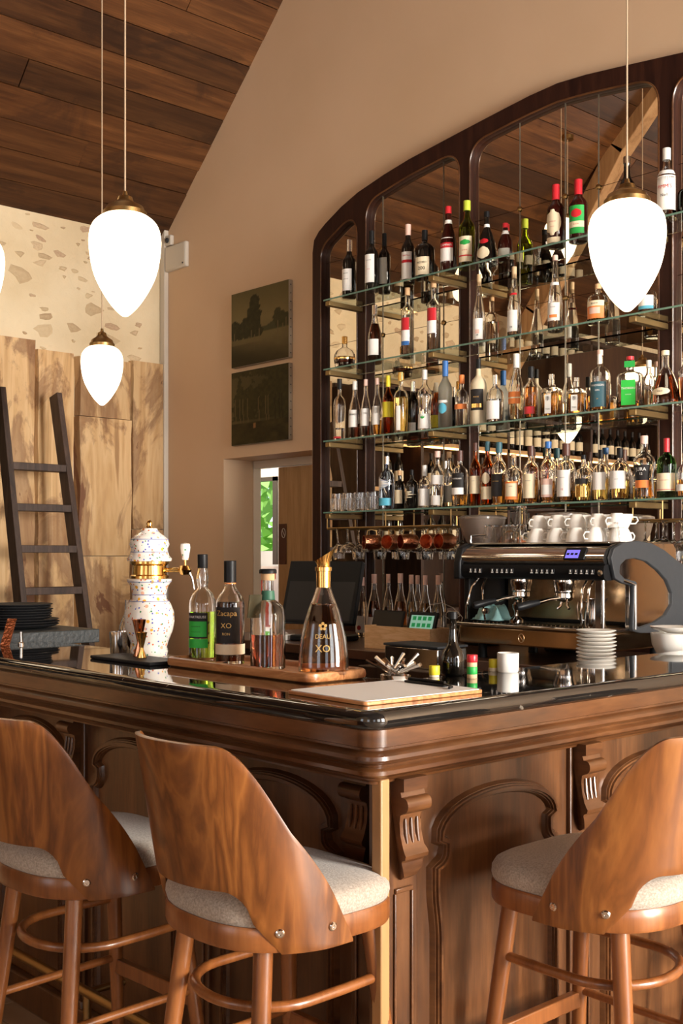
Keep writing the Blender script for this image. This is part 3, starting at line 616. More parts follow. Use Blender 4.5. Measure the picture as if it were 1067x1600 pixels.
# ================================================================= BAR STOOLS
def make_stool(label, loc, rz):
    t = thing('bar_stool', label, 'bar stool', loc, rz, 'wooden bar stools at the counter')
    out = superpath(.20, -.20, .20, .13, .185, 10)
    def ringmesh(secs):   # secs: [(scale, z)]
        P = []; F = []; k = len(out)
        for s_, z in secs: P += [(x*s_, y*s_, z) for x, y in out]
        for i in range(len(secs)-1): F += [(i*k+j, i*k+(j+1) % k, (i+1)*k+(j+1) % k, (i+1)*k+j) for j in range(k)]
        F.append(tuple(range(k))[::-1]); F.append(tuple((len(secs)-1)*k+j for j in range(k))); return MB().add(P, F)
    ringmesh([(.95, .694), (.985, .697), (1.0, .704), (1.0, .736), (.985, .742), (.9, .742)]).build('seat_frame', M_leg, t)
    ringmesh([(.955, .738), (.985, .745), (1.0, .756), (.995, .769), (.965, .781), (.90, .789), (.78, .794), (.5, .797), (.2, .798)]).build('cushion', M_fabric, t, angle=80)
    legs = []
    for sx_, y0, y1, x0, x1 in ((-1, .145, .215, .128, .195), (1, .145, .215, .128, .195), (-1, -.122, -.20, .122, .185), (1, -.122, -.20, .122, .185)):
        a = Vector((sx_*x1, y1, 0)); b = Vector((sx_*x0, y0, .70)); legs.append((a, b))
        MB().tube([a, a.lerp(b, .35), a.lerp(b, .75), b], [.0125, .0155, .0185, .019], 14).build('leg', M_leg, t)
    def on(k, h): a, b = legs[k]; return a.lerp(b, h/.70)
    # U shaped bentwood stretcher
    h = .575; a = on(0, h); b = on(1, h); pts = [a+Vector((0.0, .0, 0))]
    pts += [Vector((-.145, .06, h)), Vector((-.145, -.03, h))]+[Vector((-.145*math.cos(q), -.03-.125*math.sin(q), h)) for q in [PI*i/16 for i in range(1, 16)]]+[Vector((.145, -.03, h)), Vector((.145, .06, h)), b]
    MB().tube(pts, .0105, 12).build('bentwood_ring', M_leg, t)
    for k0, k1 in ((0, 2), (1, 3)): MB().tube([on(k0, .42), on(k1, .42)], .0095, 10).build('stretcher', M_leg, t)
    a, b = on(0, .40), on(1, .40); MB().box(a.x, b.x, a.y-.011, a.y+.011, .382, .418).build('footrest', M_leg, t, bevel=.003)
    # curved plywood backrest
    def hi(u):
        u = abs(u)
        if u < 38: return 1.088-.004*(u/38)**2
        if u < 66: q = (u-38)/28; return 1.084-.115*(q**2.1)
        return .969-(u-66)/34*(.969-.700)
    def lo(u):
        u = abs(u)
        if u < 30: return .812
        if u < 44: q = (u-30)/14; return .812-.06*(1-math.sqrt(max(0, 1-q*q)))
        if u < 56: return .752-(u-44)/12*.057
        return .695
    us = [-100+200*i/100 for i in range(101)]; nv = 14; P = []; F = []
    for u in us:
        l0, h0 = lo(u), hi(u)
        if h0 < l0+.002: h0 = l0+.002
        for j in range(nv+1):
            z = l0+(h0-l0)*j/nv; a = rad(u); lean = .20*(z-.73)
            wd = .209-.045*max(0, (z-.80))
            x = wd*math.sin(a) if abs(u) <= 90 else wd*math.copysign(1, u)
            cosv = math.cos(a); P.append((x, -.018-(.195)*cosv*(1 if cosv > 0 else 1.2)-lean*(1 if cosv > .3 else max(0, cosv)/.3), z))
    for i in range(len(us)-1):
        for j in range(nv): a = i*(nv+1)+j; F.append((a, a+nv+1, a+nv+2, a+1))
    bk = MB().add(P, F).build('backrest', M_stoolw, t, angle=80)
    so_ = bk.modifiers.new('solid', 'SOLIDIFY'); so_.thickness = .010; so_.offset = 0
    bv = bk.modifiers.new('bevel', 'BEVEL'); bv.width = .003; bv.segments = 2; bv.limit_method = 'ANGLE'; bv.angle_limit = rad(50)
    for sg in (-1, 1):
        for yy, u in ((-.03, 86.5), (-.125, 56.5)):
            x = .2145*math.sin(rad(u)); nrm = Vector((math.sin(rad(u)), -math.cos(rad(u)), 0)); p_ = Vector((.2095*math.sin(rad(u)), -.018-.195*math.cos(rad(u)), .735)); p_ += nrm*.005
            nrm.x *= sg; p_.x *= sg; mt = Matrix.Translation(p_) @ nrm.to_track_quat('Z', 'Y').to_matrix().to_4x4()
            MB().lathe([(0, .0), (.0085, 0), (.0085, .002), (.006, .004), (.003, .004), (.0025, .0025), (0, .0025)], 16, mat4=mt).build('bolt', M_steel, bk)
    return t
S2 = make_stool('walnut ply bar stool nearest the bar corner, on its left side', (-1.80, 1.46, 0), 0)
dup(S2, (-2.335, 1.355, 0), rad(3), 'walnut ply bar stool at the left edge, farther from the bar corner')
dup(S2, (-1.41, 2.045, 0), rad(90), 'walnut ply bar stool at right, before the lit arched panel')
dup(S2, (-1.36, 2.78, 0), rad(90), 'bar stool almost out of frame beyond the right stool')
# ================================================================= BACK BAR: mirror, frame, shelves
MX0, MX1 = -5.044, -1.53; MCX = (MX0+MX1)/2; FT = 4.40
archp = [(-5.044, 3.20), (-5.03, 3.27), (-4.99, 3.31), (-4.931, 3.346), (-4.80, 3.41), (-4.661, 3.461), (-4.45, 3.51), (-4.261, 3.545), (-3.897, 3.592), (-3.6, 3.628), (-3.45, 3.645), (MCX, 3.655)]
arch = archp+[(2*MCX-x, z) for x, z in reversed(archp[:-1])]
def archz(x):
    for (a, za), (b, zb) in zip(arch, arch[1:]):
        if a <= x <= b: return za+(zb-za)*(x-a)/(b-a)
    return 3.2
BB = .98
bays = [(-4.972, -4.665), (-4.595, -3.900), (-3.832, -2.742), (-2.674, -1.98), (-1.91, -1.60)]
holes = []
for a, b in bays:
    w = b-a; r_ = .13 if w > .4 else .11
    if w > .5: ins = [a+.27+(w-.54)*i/6 for i in range(7)]
    elif w > .5: ins = []
    else: ins = []
    za, zb = archz(a)-.085, archz(b)-.085
    if a < -4.9: za = 3.215
    if b > -1.65: zb = 3.215
    top = [(a, za)]+[(x, archz(x)-.085) for x in ins]+[(b, zb)]
    poly = [(a, BB+.06), (b, BB+.06)]+top[::-1]; rs = [.01, .01, r_]+[0]*len(ins)+[r_]
    holes.append(fillet(poly, rs, 10))
bb = thing('mirror_cabinet', 'arched dark wooden back bar frame with mirrored bays behind the shelves', 'back bar', (0, 0, 0))
holed_plate('frame', M_frame, [(MX0, BB)]+arch+[(MX1, BB)], holes, lambda x, y, z: (x, FT+.012-z, y), bb, bev=.004, ext=.018)
for h_ in holes:   # thin reveal bead round every bay
    MB().tube([(x, FT-.009, z) for x, z in h_], .005, 6, True).build('bead', M_barh, bb)
# mirror panels, split at seams
def vs(x): return atY(x, 500, WY-.005)[0]
seams = {1: [vs(598), vs(693)], 2: [vs(812), vs(883), vs(935)], 3: [-2.45, -2.2]}
hz = atY(598, 524, WY)[2]; hz2 = atY(811, 328, WY)[2]
for bi, (a, b) in enumerate(bays):
    xs = [a-.02]+[s_ for s_ in seams.get(bi, []) if a < s_ < b]+[b+.02]; zs = [BB+.03, hz, hz2 if archz((a+b)/2) > hz2+.25 else 9]
    zs = [z for z in zs if z < 5]
    for x0, x1 in zip(xs, xs[1:]):
        for i, z0 in enumerate(zs):
            g = .0012
            if i+1 < len(zs): MB().box(x0+g, x1-g, WY-.006, WY-.001, z0+g, zs[i+1]-g).build('mirror_panel', M_mirror, bb, smooth=False)
            else:
                n = 6; tp = [(x0+g+(x1-x0-2*g)*k/n, archz(x0+(x1-x0)*k/n)-.05) for k in range(n+1)]
                MB().prism([(x0+g, z0+g), (x1-g, z0+g)]+tp[::-1], lambda a_, b_, d: (a_, d, b_), WY-.006, WY-.001).build('mirror_panel', M_mirror, bb, smooth=False)
    for s_ in xs[1:-1]:
        MB().tube([(s_, WY-.009, BB+.05), (s_, WY-.009, archz(s_)-.05)], .0016, 6).build('rod', M_rod, bb)
        for z in zs[1:]:
            MB().lathe([(0, 0), (.013, 0), (.013, .004), (.006, .008), (0, .009)], 14, mat4=Matrix.Translation((s_, WY-.009, z)) @ Matrix.Rotation(rad(90), 4, 'X')).build('rosette', M_brass, bb)
MB().box(MX0, MX1, WY-.0009, WY-.0001, BB, 3.2).build('backing', M_frame, bb)
# glass shelves with brass brackets
SH = [2.822, 2.444, 2.053, 1.664]; SY0, SY1 = 4.135, 4.375; shx0, shx1 = -4.66, -1.90
names = ['top', 'second', 'third', 'bottom']
brx = [-4.632, -3.865, -2.71, -1.945]
segs = [(shx0, -3.45), (-3.446, -2.60), (-2.596, shx1)]
for k, z in enumerate(SH):
    sh = thing('glass_shelf', '%s long glass shelf on brass brackets before the mirror' % ({'top': 'topmost', 'second': 'second highest', 'third': 'third highest', 'bottom': 'lowest'}[names[k]]), 'shelf', (0, 0, z), 0, 'glass shelves of the back bar')
    for a, b in ((shx0, shx1),):
        MB().box(a, b, SY0, SY1, -.008, -.0002).build('glass_pane', M_shelfg, sh, smooth=False)
        MB().box(a, b, SY0-.0022, SY0-.0002, -.008, -.0002).build('polished_edge', M_edge, sh, smooth=False)
    for x in brx: MB().box(x-.017, x+.017, SY0+.003, FT-.012, -.036, -.0105).build('bracket', M_bracket, sh, bevel=.002)
# ================================================================= BOTTLES
TINT = {}
def glass(key):
    cols = dict(clear=(1, 1, 1), green=(.10, .35, .07), dgreen=(.02, .08, .02), amber=(.55, .22, .03), blue=(.55, .65, .85), frost=(.8, .87, .95), olive=(.45, .55, .10), yellow=(.85, .7, .2))
    if key == 'frost': return mat('glass_frost', cols[key], .35, trans=1, ior=1.3)
    if key == 'clear': return M_glass
    if key == 'dark': return mat('glass_dark', (.006, .005, .004), .06, coat=.6)
    if key == 'darkred': return mat('glass_darkred', (.03, .004, .003), .06, coat=.6)
    if key == 'rope': return mat('cream_rope', (.66, .55, .38), .8)
    return mat('glass_'+key, cols[key], 0, trans=1)
def liquid(key):
    cols = dict(maroon=(.30, .06, .03), cognac=(.74, .32, .09), amber=(.93, .50, .10), gold=(.97, .76, .25), pale=(.97, .9, .62), brown=(.62, .22, .04), dark=(.10, .02, .01), red=(.48, .12, .035), green=(.36, .62, .06), clear=(.97, .97, .97), orange=(.9, .45, .15), pink=(.9, .4, .25))
    return mat('liquid_'+key, cols[key], 0, trans=1, ior=1.36)
def bcol(key, lab=False):
    if lab and key == 'black': return M_ink
    t = dict(black=M_black, white=M_paper, cream=M_cream, red=mat('cap_red', (.55, .02, .03), .3), gold=M_gold, silver=M_steel, green=mat('print_green', (.02, .35, .06), .45), teal=mat('print_teal', (.03, .10, .13), .45), yellow=mat('print_yellow', (.75, .62, .03), .45),
             orange=mat('print_orange', (.85, .25, .06), .5), cork=mat('cork', (.62, .38, .2), .8), blue=mat('print_blue', (.03, .14, .42), .35), brown=mat('cap_brown', (.09, .03, .02), .4), pink=mat('print_pink', (.75, .5, .42), .5),
             grey=mat('print_grey', (.45, .44, .38), .5), lime=mat('print_lime', (.5, .6, .05), .4), bgreen=mat('print_bright_green', (.03, .50, .06), .5), sky=mat('print_sky', (.1, .45, .62), .5), tan=mat('print_tan', (.60, .42, .24), .6), wht2=mat('cap_white', (.72, .70, .66), .35))
    return t[key]
PROF = {  # name: [(r_frac, h_frac)] outer profile up to bottle mouth; label zone (z0,z1) fractions; fraction where neck begins
 'std': ([(.9, 0), (1, .012), (1, .58), (.96, .62), (.80, .67), (.52, .72), (.40, .76), (.37, .80), (.36, .97), (.40, .975), (.40, 1)], (.12, .50)),
 'bord': ([(.9, 0), (1, .012), (1, .62), (.93, .66), (.62, .71), (.42, .75), (.38, .80), (.36, 1)], (.14, .52)),
 'slope': ([(.9, 0), (1, .012), (1, .42), (.94, .50), (.72, .62), (.48, .72), (.38, .80), (.36, 1)], (.12, .38)),
 'flute': ([(.9, 0), (1, .012), (1, .34), (.92, .45), (.70, .58), (.48, .70), (.38, .80), (.33, 1)], (.10, .34)),
 'broad': ([(.92, 0), (1, .015), (1, .56), (.97, .61), (.84, .67), (.55, .715), (.34, .74), (.31, .78), (.31, .95), (.36, .955), (.36, 1)], (.10, .50)),
 'squat': ([(.9, 0), (1, .02), (1, .56), (.96, .63), (.80, .69), (.50, .73), (.32, .76), (.28, .8), (.28, 1)], (.10, .52)),
 'pear': ([(.80, 0), (.95, .03), (1, .12), (.98, .25), (.84, .38), (.62, .50), (.42, .60), (.30, .70), (.26, .8), (.26, 1)], (.08, .34)),
 'waist': ([(.85, 0), (.9, .02), (.82, .25), (.84, .40), (1, .54), (1, .60), (.86, .67), (.5, .73), (.34, .77), (.32, 1)], (.08, .30)),
 'globe': ([(.45, 0), (.72, .03), (.95, .16), (1, .30), (.95, .44), (.72, .56), (.36, .64), (.24, .67), (.24, 1)], (.20, .40)),
 'square': ([(.92, 0), (1, .02), (1, .60), (.97, .64), (.82, .68), (.45, .71), (.30, .73), (.27, .77), (.27, 1)], (.06, .52)),
 'flare': ([(.97, 0), (1, .03), (1, .12), (.92, .24), (.74, .42), (.56, .56), (.40, .64), (.26, .70), (.24, .76), (.24, 1)], (.16, .42)),
 'bulge': ([(.9, 0), (1, .012), (1, .52), (.95, .58), (.74, .64), (.40, .685), (.36, .70), (.44, .75), (.45, .80), (.37, .86), (.36, 1)], (.1, .4)),
 'bulb': ([(.8, 0), (1, .04), (1, .26), (.88, .38), (.55, .46), (.38, .54), (.32, .70), (.30, .94), (.36, .95), (.36, 1)], (.1, .3)),
 'slim': ([(.9, 0), (1, .012), (1, .66), (.92, .70), (.6, .74), (.42, .77), (.38, 1)], (.2, .6)),
}
bcount = {}
def interp(pf, z):
    for (r0, z0), (r1, z1) in zip(pf, pf[1:]):
        if z0 <= z <= z1: return r0+(r1-r0)*(z-z0)/max(1e-6, z1-z0)
    return pf[-1][0]
def bottle(label, loc, Hh, Rr, shape='std', g='dark', liq=None, fill=.5, cap='black', caplen=.12, lab=None, rz=0, group=None, name='bottle', texts=(), sq=None, capr=1.08, bands=(), cat='bottle', sy=1, labw=52):
    pf, lz = PROF[shape]; Hb = Hh*(1-.012); sup = sq or (5 if shape == 'square' else 2)
    t = thing(name, label, cat, loc, rz, group); opaque = g in ('dark', 'darkred', 'rope')
    fine = []
    for (r0, z0), (r1, z1) in zip(pf, pf[1:]):
        m = max(1, int(abs(z1-z0)*Hh/.02)) if abs(r1-r0) > .02 else 1
        for i in range(m): fine.append((r0+(r1-r0)*i/m, z0+(z1-z0)*i/m))
    fine.append(pf[-1]); n = 28 if sup == 2 else 40
    outp = [(r*Rr, z*Hb) for r, z in fine]
    if opaque: prof_ = [(0, 0)]+outp+[(0, Hb)]
    else:
        th_ = min(.0028, Rr*.09); bt = Hb*.03+.002
        inn = [(max(r-th_, .002), z) for r, z in outp if z > bt]; prof_ = [(0, .003)]+outp+[(inn[-1][0], Hb)]+inn[::-1]+[(inn[0][0], bt), (0, bt)]
    MB().lathe(prof_, n, sup=sup, sy=sy, a0=PI/n).build('glass_body', glass(g), t, angle=60)
    if liq and not opaque:
        zt = Hb*fill; lp = [(0, bt+.0008)]+[(inn[0][0]-.0006, bt+.0008)]+[(r-.0006, z) for r, z in inn if bt+.002 < z < zt]; rl = interp([(r, z) for r, z in inn], zt)-.0006 if inn[0][1] < zt else inn[0][0]
        lp += [(rl, zt), (0, zt)]; MB().lathe(lp, n, sup=sup, sy=sy, a0=PI/n).build('liquid', liquid(liq), t, angle=60)
    rn = pf[-1][0]*Rr
    if cap: MB().lathe([(0, Hb-.004 if opaque else Hb+.0002), (rn*.7, Hb+.0002)] + [(rn*capr, Hb+.0002 if caplen == 0 else Hb*(1-caplen)), (rn*capr, Hh*.996), (rn*capr*.9, Hh), (0, Hh)], 20).build('cap', bcol(cap), t)
    def onb(z): return interp(pf, z/Hb)*Rr
    def sfn(zc, off, hstep=0):
        def f(u, v):
            z = zc+v; r = onb(z)+off
            if sup > 2: return (u, -onb(zc)*sy-off, z)
            a = u/max(onb(zc), .004); return (r*math.sin(a), -r*math.cos(a), z)
        return f
    def patch(z0, z1, wdeg, m, off=.0006, nm='paper_label', shp=None):
        r0 = onb((z0+z1)/2)
        hwid = r0*rad(wdeg) if sup == 2 else r0*.86*wdeg/62
        f = sfn((z0+z1)/2, off); P = []; F = []; nu, nv = 14, 6 if shp else 2
        for j in range(nv+1):
            for i in range(nu+1):
                v = -1+2*j/nv; u = -1+2*i/nu
                if shp == 'oval': k_ = math.sqrt(max(0, 1-(v*.985)**2))
                elif shp == 'tri': k_ = (1-abs(v))*.98+.02
                else: k_ = 1
                uu = u*k_*hwid if shp != 'tri' else (-hwid+(u+1)*k_*hwid)
                P.append(f(uu, v*(z1-z0)/2))
        for j in range(nv):
            for i in range(nu): a = j*(nu+1)+i; F.append((a, a+1, a+nu+2, a+nu+1))
        MB().add(P, F).build(nm, m, t)
    if lab:
        for q in (lab if isinstance(lab, list) else [lab]):
            col, a, b = q[0], q[1], q[2]; w_ = q[3] if len(q) > 3 else labw; shp = q[4] if len(q) > 4 else None
            patch(a*Hb, b*Hb, w_, bcol(col, True), .0006+.0003*(lab.index(q) if isinstance(lab, list) else 0), 'paper_label', shp)
    for tx in texts:
        s_, zc, size, m = tx[:4]; off = tx[4] if len(tx) > 4 else 0
        fn_ = sfn(zc*Hb, .0018); text(s_, size*Rr, m, t, (lambda u, v, fn_=fn_, off=off: fn_(u+off*Rr, v)))
    return t
ORD = ['first', 'second', 'third', 'fourth', 'fifth', 'sixth', 'seventh', 'eighth', 'ninth', 'tenth', 'eleventh', 'twelfth', 'thirteenth', 'fourteenth', 'fifteenth', 'sixteenth', 'seventeenth', 'eighteenth', 'nineteenth', 'twentieth', 'twenty-first', 'twenty-second', 'twenty-third', 'twenty-fourth']
def on_shelf(k, specs):
    specs = sorted(specs, key=lambda s: s['x'])
    for i, s in enumerate(specs):
        Y = s.get('Y', 4.20); X, _, Z, dz = atY(s['x'], s['top'], Y); Hh = Z-SH[k]; Rr = s['w']/2*dz/FP
        if s.get('shape') == 'square': Rr *= .80
        face = math.atan2(-X, -Y)  # direction towards camera; bottle faces -Y when rz=0
        rz = math.atan2(-X, Y)*s.get('turn', .42)+R.uniform(-.12, .12)
        kw = {q: v for q, v in s.items() if q not in ('x', 'top', 'w', 'Y', 'd', 'turn')}
        lb = '%s, %s from left on %s shelf' % (s['d'], ORD[i], names[k])
        bottle(lb, (X, Y, SH[k]+.0002), Hh, Rr, rz=-(-rz) if False else rz, group='bottles on the %s glass shelf' % names[k], **kw)
K = M_ink; RD = M_red; GD = M_goldink; WH = M_paper
on_shelf(0, [
 dict(x=545, top=375, w=22, shape='bord', cap='silver', caplen=.2, lab=('white', .1, .48), texts=[('===', .40, .42, K), ('=====', .30, .3, K)], d='black wine bottle with white label and silver neck'),
 dict(x=580, top=361, w=21, shape='bord', Y=4.19, cap='black', caplen=.24, lab=('white', .13, .60), texts=[('=====', .5, .3, K), ('===', .35, .3, RD)], d='black wine bottle with large white label'),
 dict(x=600, top=365, w=19, shape='bord', Y=4.26, cap='black', caplen=.24, lab=('grey', .13, .58), d='slim dark bottle with silver-grey label'),
 dict(x=637, top=351, w=21, shape='std', cap='pink', caplen=.18, lab=[('white', .05, .52), ('red', .33, .38)], texts=[('MARTINI', .45, .3, RD)], d='dark vermouth bottle with white and red label'),
 dict(x=663, top=360, w=31, shape='squat', cap='black', caplen=.2, lab=('cream', .05, .42, 46), texts=[('RICORD', .3, .27, K), ('200', .18, .5, K)], d='squat black bottle with cream label reading 200'),
 dict(x=700, top=323, w=26, shape='slope', g='darkred', cap='red', caplen=.1, lab=[('white', .16, .52), ('red', .36, .44), ('white', .74, .80, 100)], texts=[('CAMPARI', .40, .36, WH)], d='tall dark red aperitif bottle with red cap'),
 dict(x=729, top=314, w=26, shape='std', g='olive', liq='pale', fill=.6, cap='lime', caplen=.14, lab=[('cream', .08, .46), ('green', .33, .41, 40, 'oval'), ('red', .16, .18)], texts=[('===', .25, .4, RD)], d='yellow green bottle with lime cap and bright label'),
 dict(x=760, top=331, w=34, shape='flare', cap='black', caplen=.1, lab=[('cream', .06, .30, 38, 'oval'), ('red', .36, .46, 34, 'oval'), ('white', .70, .76, 100)], d='flared black liqueur bottle with round cream label'),
 dict(x=789, top=349, w=23, shape='slope', g='darkred', Y=4.22, cap='red', caplen=.12, lab=[('white', .70, .80, 110), ('grey', .1, .3)], d='dark bottle with red cap and white neck band'),
 dict(x=868, top=289, w=28, shape='std', cap='red', caplen=.24, g='darkred', lab=[('cream', .16, .58, 58, 'oval'), ('cream', .04, .13)], texts=[('====', .38, .34, RD), ('====', .30, .2, RD)], d='dark bottle with red cap and oval cream label'),
 dict(x=903, top=281, w=29, shape='std', cap='red', caplen=.24, g='darkred', lab=[('green', .10, .56), ('cream', .2, .3), ('red', .36, .5, 34, 'oval')], texts=[('===', .25, .36, RD)], d='dark bottle with red cap and green label'),
 dict(x=979, top=245, w=27, shape='std', Y=4.27, cap='silver', caplen=.08, d='dark bottle with silver cap behind hanging lamp'),
 dict(x=1041, top=232, w=29, shape='std', g='clear', liq='red', fill=.62, cap='wht2', caplen=.16, lab=[('white', .11, .60, 80), ('white', .62, .68, 80)], texts=[("PIMM'S", .44, .55, RD), ('No1', .32, .45, K)], d='reddish clear bottle with white label and white cap'),
 dict(x=1071, top=278, w=26, shape='squat', g='dgreen', Y=4.24, cap='yellow', caplen=.1, d='dark green bottle at frame edge with yellow cap'),
])
on_shelf(1, [
 dict(x=538, top=526, w=34, shape='globe', g='clear', liq='dark', fill=.34, cap='gold', caplen=.22, lab=[('gold', .26, .32, 178)], d='round dark flask with gold band and gold neck'),
 dict(x=585, top=477, w=22, shape='slope', g='clear', liq='dark', fill=.68, cap='silver', caplen=.16, lab=('white', .12, .40), d='dark red liqueur bottle with white label'),
 dict(x=636, top=450, w=20, shape='slim', g='clear', liq='clear', fill=.6, cap='cork', caplen=.1, lab=[('white', .16, .56, 40), ('red', .38, .56, 40), ('blue', .16, .22, 40)], d='tall clear bottle with narrow red and white label'),
 dict(x=677, top=440, w=21, shape='slim', g='clear', liq='clear', fill=.6, cap='cork', caplen=.08, lab=[('white', .26, .62, 45), ('red', .44, .62, 45)], d='tall clear bottle with red label, right of its twin'),
 dict(x=748, top=429, w=20, shape='flute', g='clear', liq='clear', fill=.7, cap='tan', caplen=.16, lab=[('white', .06, .36), ('pink', .14, .2, 20)], texts=[('24', .12, .4, K)], d='slender clear schnapps bottle with tan cap'),
 dict(x=803, top=417, w=22, shape='flute', g='clear', liq='clear', fill=.7, cap='tan', caplen=.16, lab=[('white', .08, .38), ('red', .60, .63, 60)], texts=[('24', .14, .4, K)], d='slender clear schnapps bottle with red neck seal'),
 dict(x=867, top=399, w=24, shape='flute', g='clear', liq='clear', fill=.7, cap='pink', caplen=.06, lab=[('white', .12, .36), ('orange', .16, .2, 30), ('white', .60, .64, 60)], texts=[('====', .30, .3, K)], d='tallest slender clear bottle with white label'),
 dict(x=934, top=444, w=34, shape='squat', g='clear', liq='gold', fill=.5, cap='cork', caplen=.12, lab=[('orange', .08, .54), ('cream', .40, .54), ('pink', .2, .36, 30)], texts=[('===', .46, .4, K)], d='broad bottle with orange label left of lamp'),
 dict(x=1011, top=440, w=29, shape='squat', g='clear', liq='clear', fill=.5, cap='black', caplen=.12, lab=[('white', .22, .54), ('sky', .12, .22)], d='clear bottle with white and blue label right of lamp'),
])
on_shelf(2, [
 dict(x=530, top=592, w=20, shape='broad', g='clear', liq='clear', fill=.2, cap='black', caplen=.16, lab=('red', .03, .06, 40), d='clear square shouldered bottle with black cap'),
 dict(x=554, top=596, w=20, shape='slope', g='clear', liq='dark', fill=.26, cap='wht2', caplen=.14, lab=('white', .2, .50), texts=[('=====', .42, .25, K)], d='clear bottle a quarter full of dark liquor'),
 dict(x=571, top=593, w=17, shape='slope', g='clear', liq='dark', fill=.28, cap='pink', caplen=.1, lab=('white', .2, .50), d='slim clear bottle with white label and pink cap'),
 dict(x=589, top=591, w=17, shape='slope', g='clear', liq='amber', fill=.28, cap='pink', caplen=.1, lab=('white', .2, .52), d='slim clear bottle with white label and amber drink'),
 dict(x=606, top=587, w=18, shape='std', g='amber', liq='brown', fill=.6, cap='yellow', caplen=.18, lab=('yellow', .30, .56, 80), d='amber bottle with bright yellow label and cap'),
 dict(x=626, top=582, w=24, shape='broad', g='clear', liq='gold', fill=.6, cap='gold', caplen=.12, lab=('white', .05, .45, 16), d='round shouldered clear bottle of golden liqueur'),
 dict(x=645, top=596, w=19, shape='std', Y=4.27, cap='silver', caplen=.18, lab=('white', .05, .22), d='dark bottle with low white label and silver cap'),
 dict(x=663, top=578, w=24, shape='waist', g='clear', liq='clear', fill=.6, cap='wht2', caplen=.15, lab=[('white', .04, .28, 70), ('green', .2, .26, 20, 'oval')], d='waisted clear bottle with low white label'),
 dict(x=681, top=598, w=17, shape='std', Y=4.30, g='amber', liq='red', fill=.6, cap='cream', caplen=.18, lab=('yellow', .1, .35), d='amber bottle with yellow label in back row'),
 dict(x=695, top=564, w=22, shape='std', g='frost', cap='blue', caplen=.22, lab=[('sky', .22, .38, 40, 'oval'), ('white', .38, .42, 45)], d='tall frosted vodka bottle with blue cap'),
 dict(x=721, top=586, w=22, shape='broad', g='clear', liq='clear', fill=.5, cap='orange', caplen=.16, lab=[('orange', .34, .44, 70)], d='clear bottle with orange cap and orange strip'),
 dict(x=747, top=561, w=26, shape='squat', g='rope', cap='black', caplen=.14, lab=[('black', .22, .54), ('gold', .26, .32, 40)], texts=[('===', .42, .4, GD)], d='cream wrapped bottle with black and gold label'),
 dict(x=773, top=586, w=27, shape='squat', g='clear', liq='clear', fill=.5, cap='silver', caplen=.18, lab=('white', .08, .46), d='rounded clear bottle with wide white label'),
 dict(x=806, top=553, w=25, shape='slope', g='clear', liq='pale', fill=.4, Y=4.22, cap='wht2', caplen=.2, lab=[('orange', .26, .44), ('cream', .34, .36)], d='tall clear bottle with orange label'),
 dict(x=829, top=573, w=22, shape='std', g='clear', liq='brown', fill=.62, cap='black', caplen=.2, lab=('red', .10, .24), d='reddish brown bourbon bottle with black cap'),
 dict(x=861, top=585, w=38, shape='square', g='clear', liq='amber', fill=.58, cap='silver', caplen=.1, lab=[('white', .08, .52, 26)], texts=[('季', .42, .5, K), ('TOKI', .18, .22, K)], sy=.8, d='square whisky bottle with upright white label, left twin'),
 dict(x=900, top=590, w=36, shape='square', g='clear', liq='amber', fill=.58, cap='silver', caplen=.1, lab=[('white', .08, .52, 26)], texts=[('季', .42, .5, K), ('TOKI', .18, .22, K)], sy=.8, d='square whisky bottle with upright white label, right twin'),
 dict(x=937, top=547, w=31, shape='squat', g='clear', liq='amber', fill=.26, cap='pink', caplen=.08, lab=[('teal', .07, .48), ('white', .78, .94, 50)], texts=[('MADISON', .42, .3, WH), ('GIN', .34, .26, WH), ('24', .2, .2, GD)], d='clear bottle with dark teal label'),
 dict(x=984, top=557, w=50, shape='square', g='clear', liq='brown', fill=.14, cap='red', caplen=.06, lab=[('bgreen', .06, .54, 40), ('green', .80, .92, 110)], texts=[('THOREAU', .38, .24, WH), ('====', .26, .2, WH)], sy=.6, d='wide square bottle with bright green label'),
 dict(x=1013, top=563, w=19, shape='std', g='clear', liq='pale', fill=.4, Y=4.28, cap='wht2', caplen=.14, d='narrow clear bottle in back row'),
 dict(x=1039, top=548, w=48, shape='flare', g='clear', liq='red', fill=.55, cap='cream', caplen=.08, lab=[('cream', .16, .30, 40, 'oval')], sy=.7, texts=[('===', .23, .22, K)], d='flared dark red brandy decanter with oval label'),
 dict(x=1070, top=550, w=22, shape='std', g='clear', liq='pink', fill=.5, cap='cork', caplen=.1, d='pinkish clear bottle at frame edge'),
])
